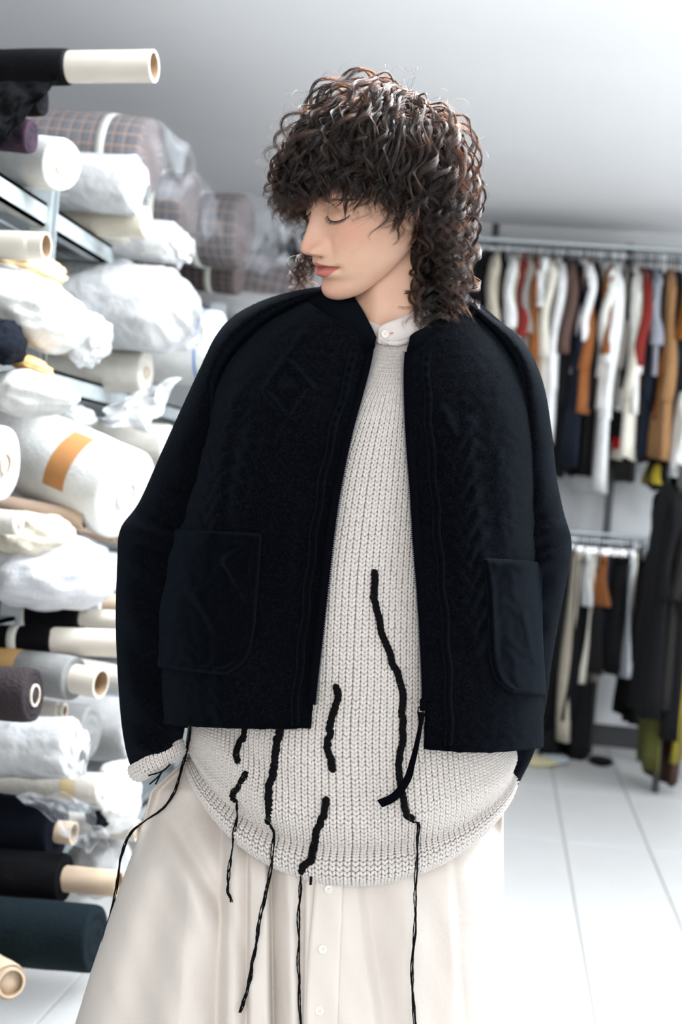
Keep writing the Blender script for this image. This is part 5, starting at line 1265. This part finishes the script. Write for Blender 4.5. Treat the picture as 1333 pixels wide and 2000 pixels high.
def garment(label, px, ytop, ybot, c, wpx=30, kind='shirt', yaw=None, lean=0., sleeve=.55, group='clothes on the upper rail', Y=YR, rail_z=None, cat=None, name=None, c2=None, seed=None):
    """a garment on a hanger seen nearly edge-on; px, ytop, ybot place it, wpx sets how far it is turned to the aisle"""
    rz = rail_z if rail_z is not None else zU
    sd = int(px * 7 + ybot) if seed is None else seed; rs = np.random.default_rng(sd)
    top = onY(px, ytop, Y); bot = onY(px, ybot, Y - .0); H = top[2] - bot[2]; x0 = top[0]
    # rail point straight above
    wm = wpx / F * (Y - CAM[1]); half = {'shirt': .25, 'coat': .18, 'dress': .235, 'trousers': .13, 'skirt': .17}[kind]
    if yaw is None: yaw = math.asin(min(.95, max(0, wm - .035) / (2 * half)))
    yaw *= 1 if rs.random() < .8 else -1
    t = thing(name or {'shirt': 'hanging_shirt', 'coat': 'hanging_coat', 'dress': 'hanging_dress', 'trousers': 'hanging_trousers', 'skirt': 'hanging_skirt'}[kind], label, cat or {'shirt': 'shirt', 'coat': 'coat', 'dress': 'dress', 'trousers': 'trousers', 'skirt': 'skirt'}[kind], (x0, Y, bot[2]), group)
    cy, sy = math.cos(yaw), math.sin(yaw)
    def wl(p):                                             # local (thickness, width, height) -> world
        p = np.asarray(p, float); return np.stack([x0 + p[..., 0] * cy + p[..., 1] * sy, Y - p[..., 1] * cy + p[..., 0] * sy, p[..., 2]], -1)
    n = 26; a = np.linspace(0, 2 * math.pi, n, endpoint=False); ca, sa = np.cos(a), np.sin(a); m = cloth(c)
    zt = top[2]; th = .020 + .010 * rs.random(); k0 = rs.random() * 6.28
    if kind in ('shirt', 'coat', 'dress'):
        zs = [0, .018, .05, .085, .12, .16, .25, .45, .7, .9, 1.0] if H > .5 else [0, .03, .08, .13, .2, .3, .45, .6, .75, .9, 1.0]
        fl = {'shirt': 1.0, 'coat': 1.05, 'dress': 1.25}[kind]
        hw = [.055, .075, .13, .19, .225, .23, .225, .22 * (1 + (fl - 1) * .3), .225 * (1 + (fl - 1) * .6), .23 * fl, .235 * fl]
        g = []
        for f, h in zip(zs, hw):
            z = zt - (f * H if f > .16 or H < .5 else f * min(H, 1.0)); h = h * half / .23
            tt = th * (.45 + .75 * min(1, f * 4)) * (1 + .5 * f); rip = 1 + .35 * f * np.sin(5 * sa * 2 + k0) 
            px_ = tt * ca * rip + .018 * f * np.sin(sa * 6 + k0); g.append(np.stack([px_, h * np.sign(sa) * np.abs(sa) ** .8, z + 0 * a - .012 * f * np.sin(sa * 5 + k0)], -1))
        MB().loft(wl(np.array(g))).build('body', m, t)
        if sleeve > 0:
            Ls = H * sleeve if H > .5 else H * .8
            for sx in (-1, 1):
                gs_ = []
                for f in np.linspace(0, 1, 9):
                    cyy = sx * (half * .93 + .018 * f + .012 * math.sin(f * 4 + k0)); rr = .055 * (1 - .35 * f); z = zt - .10 - Ls * f
                    gs_.append(np.stack([(.020 + .010 * f) * ca * (1 + .2 * np.sin(3 * a + k0 + f * 5)) + .012 * math.sin(f * 5 + k0 + sx), cyy + rr * sa * .8, z + .06 * (1 - f) ** 2 * (-sx * sa) + 0 * a], -1))
                MB().loft(wl(np.array(gs_))).build('sleeve', cloth(c2) if c2 else m, t)
    else:
        legs = (-1, 1) if kind == 'trousers' else (0,)
        for lx in legs:
            g = []
            for f in np.linspace(0, 1, 12):
                h = (half * .52 * (1 - .12 * f) if lx else half * (.85 + .35 * f)); tt = th * (.8 + .5 * f); z = zt - H * f
                g.append(np.stack([tt * ca * (1 + .35 * np.sin(4 * sa * 2 + k0 + lx)) + .016 * f * np.sin(f * 5 + k0 + lx) + .014 * np.sin(sa * 5 + k0), lx * half * .5 + h * np.sign(sa) * np.abs(sa) ** .8, z + 0 * a], -1))
            MB().loft(wl(np.array(g))).build('leg' if lx else 'panel', m, t)
        wb = []
        for f in (0, 1): wb.append(np.stack([(th * .95) * ca, half * 1.0 * sa, zt + .005 - .035 * f + 0 * a], -1))
        MB().loft(wl(np.array(wb))).build('waistband', m, t)
    hk = np.linspace(0, math.pi * 1.25, 14)                # hanger: hook over the rail, shoulders or clips
    mb = MB(); r_ = .022; hookp = np.stack([0 * hk, r_ * np.cos(hk), rz + r_ * np.sin(hk) - .002], -1)
    stem = np.array([[0, r_, z] for z in np.linspace(zt - .01, rz - .002, 6)]); mb.tube(wl(np.concatenate([stem, hookp[1:]])), .003, 6)
    mb.tube(wl(np.array([[0, y, zt - .012 - .10 * (abs(y) / half) ** 1.3 if kind in ('shirt', 'coat', 'dress') else zt + .012] for y in np.linspace(-half * .86, half * .86, 13)])), .006, 6)
    h_ = mb.build('hanger', M_hang, t)
    if kind in ('trousers', 'skirt'):
        for sx in (-1, 1):
            MB().box((-.012, sx * half * .75 - .012, zt - .02), (.012, sx * half * .75 + .012, zt + .025)); c_ = wl(np.array([0, sx * half * .75, zt + .01]))
            b = MB().box(c_ - np.array([.016, .014, .028]), c_ + np.array([.016, .014, .028])).build('clip', M_clip, h_, smooth=False); bevel(b, .005)
    return t
BK = (.0035, .0035, .0045); NV = (.006, .010, .020); WH = (.86, .86, .86); CR = (.76, .72, .62); RU = (.24, .085, .025); RD = (.20, .02, .015); GY = (.25, .23, .21); OL = (.13, .11, .06); BE = (.50, .45, .36); TL = (.006, .020, .023); DG = (.014, .013, .013)
U = [  # px, top y, bottom y, colour, width px, kind, label
    (938, 482, 640, BK, 26, 'coat', 'black coat nearest the curls of the person on the upper rail'), (952, 484, 690, BK, 24, 'coat', 'black jacket right behind the curls on the upper rail'),
    (972, 486, 650, BE, 12, 'shirt', 'drab beige shirt glimpsed between black coats by the post'), (984, 486, 820, BK, 20, 'coat', 'long black coat next to the black post'), (1002, 494, 640, WH, 22, 'shirt', 'white short shirt with a pointed shoulder above the jacket shoulder'),
    (1014, 490, 760, BE, 15, 'dress', 'beige dress hanging behind the short white shirt'), (1026, 492, 660, RD, 20, 'shirt', 'dark red shirt left of the rust dress'), (1036, 494, 720, GY, 16, 'shirt', 'grey-brown shirt between the red and rust pieces'),
    (1050, 494, 770, RU, 20, 'dress', 'rust orange dress left of the cream shirts'), (1062, 498, 590, WH, 12, 'shirt', 'small white top beside the rust dress'), (1070, 496, 800, CR, 26, 'shirt', 'cream long shirt right of the rust dress'),
    (1082, 498, 760, OL, 14, 'coat', 'olive coat between cream shirts'), (1092, 500, 872, WH, 22, 'dress', 'narrow white dress with a long straight hem above the sleeve'), (1104, 498, 740, DG, 20, 'coat', 'charcoal coat left of the dark gap in the row'),
    (1116, 500, 700, (.10, .06, .05), 16, 'shirt', 'dark brown shirt left of the white shirts'), (1126, 500, 900, BK, 26, 'coat', 'long black coat left of the slanting white shirt'), (1138, 502, 742, WH, 40, 'shirt', 'white shirt leftmost of the white shirt cluster'),
    (1142, 506, 918, NV, 22, 'dress', 'dark navy dress hanging below the leftmost white shirt'), (1152, 504, 812, RU, 16, 'dress', 'rust dress between two white shirts'), (1166, 506, 930, BK, 22, 'coat', 'black coat behind the long white dress'),
    (1178, 512, 806, WH, 56, 'shirt', 'white shirt with a pointed collar in the middle of the cluster'), (1186, 508, 962, WH, 52, 'dress', 'longest white dress reaching towards the lower rail'), (1192, 510, 700, RU, 10, 'shirt', 'thin rust shirt behind the white ones'),
    (1210, 512, 752, (.80, .80, .76), 54, 'shirt', 'wide off-white shirt right of the pointed collar shirt'), (1208, 800, 880, (.46, .004, .004), 22, 'skirt', 'bright red skirt under the off-white shirt'), (1224, 514, 800, GY, 12, 'coat', 'grey coat edge right of the off-white shirt'),
    (1236, 520, 812, (.80, .79, .74), 34, 'dress', 'straight off-white dress right end of the white cluster'), (1242, 516, 900, CR, 24, 'dress', 'cream pleated dress with a low hem right of the red skirt'), (1250, 516, 940, DG, 26, 'coat', 'charcoal coat right of the cream pleated dress'),
    (1258, 518, 816, RD, 14, 'shirt', 'dark red shirt among black coats'), (1268, 518, 780, BK, 26, 'coat', 'black coat with a grey lining strip'), (1280, 520, 740, (.28, .29, .33), 14, 'shirt', 'slate grey scarf-like shirt among black coats'),
    (1288, 520, 820, BK, 24, 'coat', 'black coat left of the rust coat'), (1288, 872, 948, (.40, .31, .03), 18, 'skirt', 'mustard yellow skirt hanging low under the rust coat'), (1304, 522, 822, (.20, .07, .02), 16, 'coat', 'rust coat near the right frame edge'), (1310, 520, 900, (.30, .16, .07), 16, 'dress', 'brown dress beside the mustard skirt'),
    (1316, 524, 780, TL, 22, 'coat', 'dark teal coat near the right frame edge'), (1328, 524, 960, BK, 26, 'coat', 'long black coat at the right frame edge'), (1336, 526, 660, (.30, .10, .012), 18, 'shirt', 'orange shirt cut by the right frame edge'), (1322, 740, 930, (.70, .70, .68), 26, 'dress', 'white dress cut by the right frame edge'),
    (1366, 530, 1000, BK, 30, 'coat', 'black coat just past the right frame edge')]
U += [(1044, 496, 820, BK, 18, 'coat', 'black coat behind the rust dress'), (1078, 498, 860, BK, 20, 'coat', 'black coat behind the cream long shirt'), (1108, 500, 930, BK, 26, 'coat', 'long black coat left of the navy dress'), (1158, 508, 780, BK, 16, 'coat', 'black coat edge between the rust dress and the white shirt'),
      (1228, 516, 860, BK, 24, 'coat', 'black coat between the two off-white dresses'), (1262, 518, 880, BK, 26, 'coat', 'black coat just right of the dark red shirt'), (1276, 520, 900, NV, 24, 'coat', 'navy coat behind the slate grey shirt'), (1322, 524, 860, BK, 26, 'coat', 'black coat behind the dark teal one')]
for (px, y0, y1, c, wp, kd, lab) in U:
    garment(lab, px, y0 + 8, y1, c, wp, kd, sleeve=.55 if kd == 'shirt' else .6)
# left stretch of the rail, seen over the fabric rolls and beyond the rack
for (px, y1, c, lab) in ((520, 640, DG, 'charcoal coat on the rail far behind the plastic-tailed roll'), (545, 660, GY, 'grey coat on the rail far behind the face of the person'), (572, 640, BK, 'black coat on the rail beside the nose of the person')):
    garment(lab, px, 466, y1, c, 26, 'coat')
Lw = [(1092, 1076, 1350, DG, 30, 'trousers', 'charcoal trousers behind the elbow on the lower rail'), (1112, 1078, 1490, BK, 34, 'trousers', 'long black trousers reaching the floor'), (1130, 1080, 1440, BE, 12, 'skirt', 'thin beige skirt edge between black trousers'), (1146, 1082, 1180, WH, 14, 'skirt', 'small white skirt on a round clip'),
      (1152, 1082, 1486, BK, 28, 'trousers', 'black trousers beside the cream ones'), (1162, 1084, 1332, CR, 20, 'trousers', 'straight cream trousers on the lower rail'), (1176, 1084, 1180, RU, 12, 'skirt', 'rust skirt edge behind the cream trousers'), (1184, 1084, 1300, NV, 26, 'trousers', 'navy trousers right of the cream ones'),
      (1204, 1086, 1310, BK, 30, 'skirt', 'black skirt between navy and cream pieces'), (1232, 1080, 1296, CR, 28, 'trousers', 'cream wide trousers with a flared crumpled hem'), (1226, 1088, 1316, (.55, .58, .62), 18, 'skirt', 'pale blue-grey skirt corner under the cream wide trousers'), (1256, 1080, 1400, BK, 40, 'skirt', 'wide black skirt hanging past the cream wide trousers'), (1278, 1082, 1420, DG, 34, 'trousers', 'charcoal trousers at the end of the lower rail')]
Lw += [(1102, 1078, 1420, BK, 36, 'skirt', 'black skirt leftmost behind the elbow on the lower rail'), (1138, 1080, 1400, BK, 30, 'skirt', 'black skirt behind the small white one'), (1170, 1084, 1310, DG, 26, 'skirt', 'charcoal skirt behind the cream straight trousers'), (1194, 1086, 1300, BK, 34, 'trousers', 'black trousers between navy trousers and black skirt'),
       (1216, 1086, 1300, BK, 36, 'skirt', 'black skirt just left of the cream wide trousers'), (1248, 1084, 1330, BK, 40, 'skirt', 'black skirt just right of the cream wide trousers'), (1268, 1084, 1380, BK, 40, 'coat', 'black jacket beside the end of the lower rail')]
for (px, y0, y1, c, wp, kd, lab) in Lw:
    garment(lab, px, y0, y1, c, wp, kd, group='clothes on the lower rail', rail_z=zL)
# third rail nearer on the right, long dark pieces down to the floor
YN = 6.2; zN = float(onY(1340, 915, YN)[2]); xn = float(onY(1290, 700, YN)[0])
rn = thing('clothes_rail', 'black clothes rail at the right frame edge with long dark dresses', 'clothes rail', (xn + .5, YN, 0))
MB().tube(np.array([[x, YN, zN] for x in np.linspace(xn + .12, 2.6, 14)]), .014, 10).build('rail', M_blk, rn)
for x in (xn + .13, 2.58): MB().box((x - .014, YN - .014, 0), (x + .014, YN + .014, zN)).build('post', M_blk, rn, smooth=False)
for (px, yt, y1, c, wp, kd, lab) in ((1300, 1000, 1496, (.10, .10, .025), 20, 'skirt', 'olive green skirt with its hem near the floor'), (1330, 1080, 1522, (.045, .022, .016), 46, 'skirt', 'dark brown skirt trailing on the floor'), (1346, 1100, 1480, (.22, .18, .02), 24, 'skirt', 'mustard olive skirt cut by the frame edge near the floor'),
                                 (1304, 940, 1400, BK, 30, 'coat', 'long black coat foremost on the near right rail'), (1322, 950, 1380, (.012, .011, .010), 34, 'coat', 'long sooty black coat second on the near right rail'), (1338, 955, 1440, BK, 36, 'coat', 'long black coat cut by the right frame edge on the near rail')):
    garment(lab, px, yt, y1, c, wp, kd, group='long pieces on the near right rail', Y=YN + (.12 if kd == 'skirt' else 0), rail_z=zN, sleeve=.4)
for (px, py, rx, c, sd, lab) in ((1052, 1490, 34, (.55, .50, .30), 31, 'yellow-grey crumpled cloth on the floor under the rail'), (1084, 1488, 26, (.45, .50, .52), 32, 'pale blue-grey cloth heap on the floor under the rail'), (1178, 1490, 22, BK, 33, 'flat black cloth on the floor beside the black trousers')):
    d_ = CAM[2] / ((py - 985 - .08 * (px - 990)) / F); bundle(lab, (px, py - 4), rx, 6, .09, d_, cloth(c), sd, crump=.3)
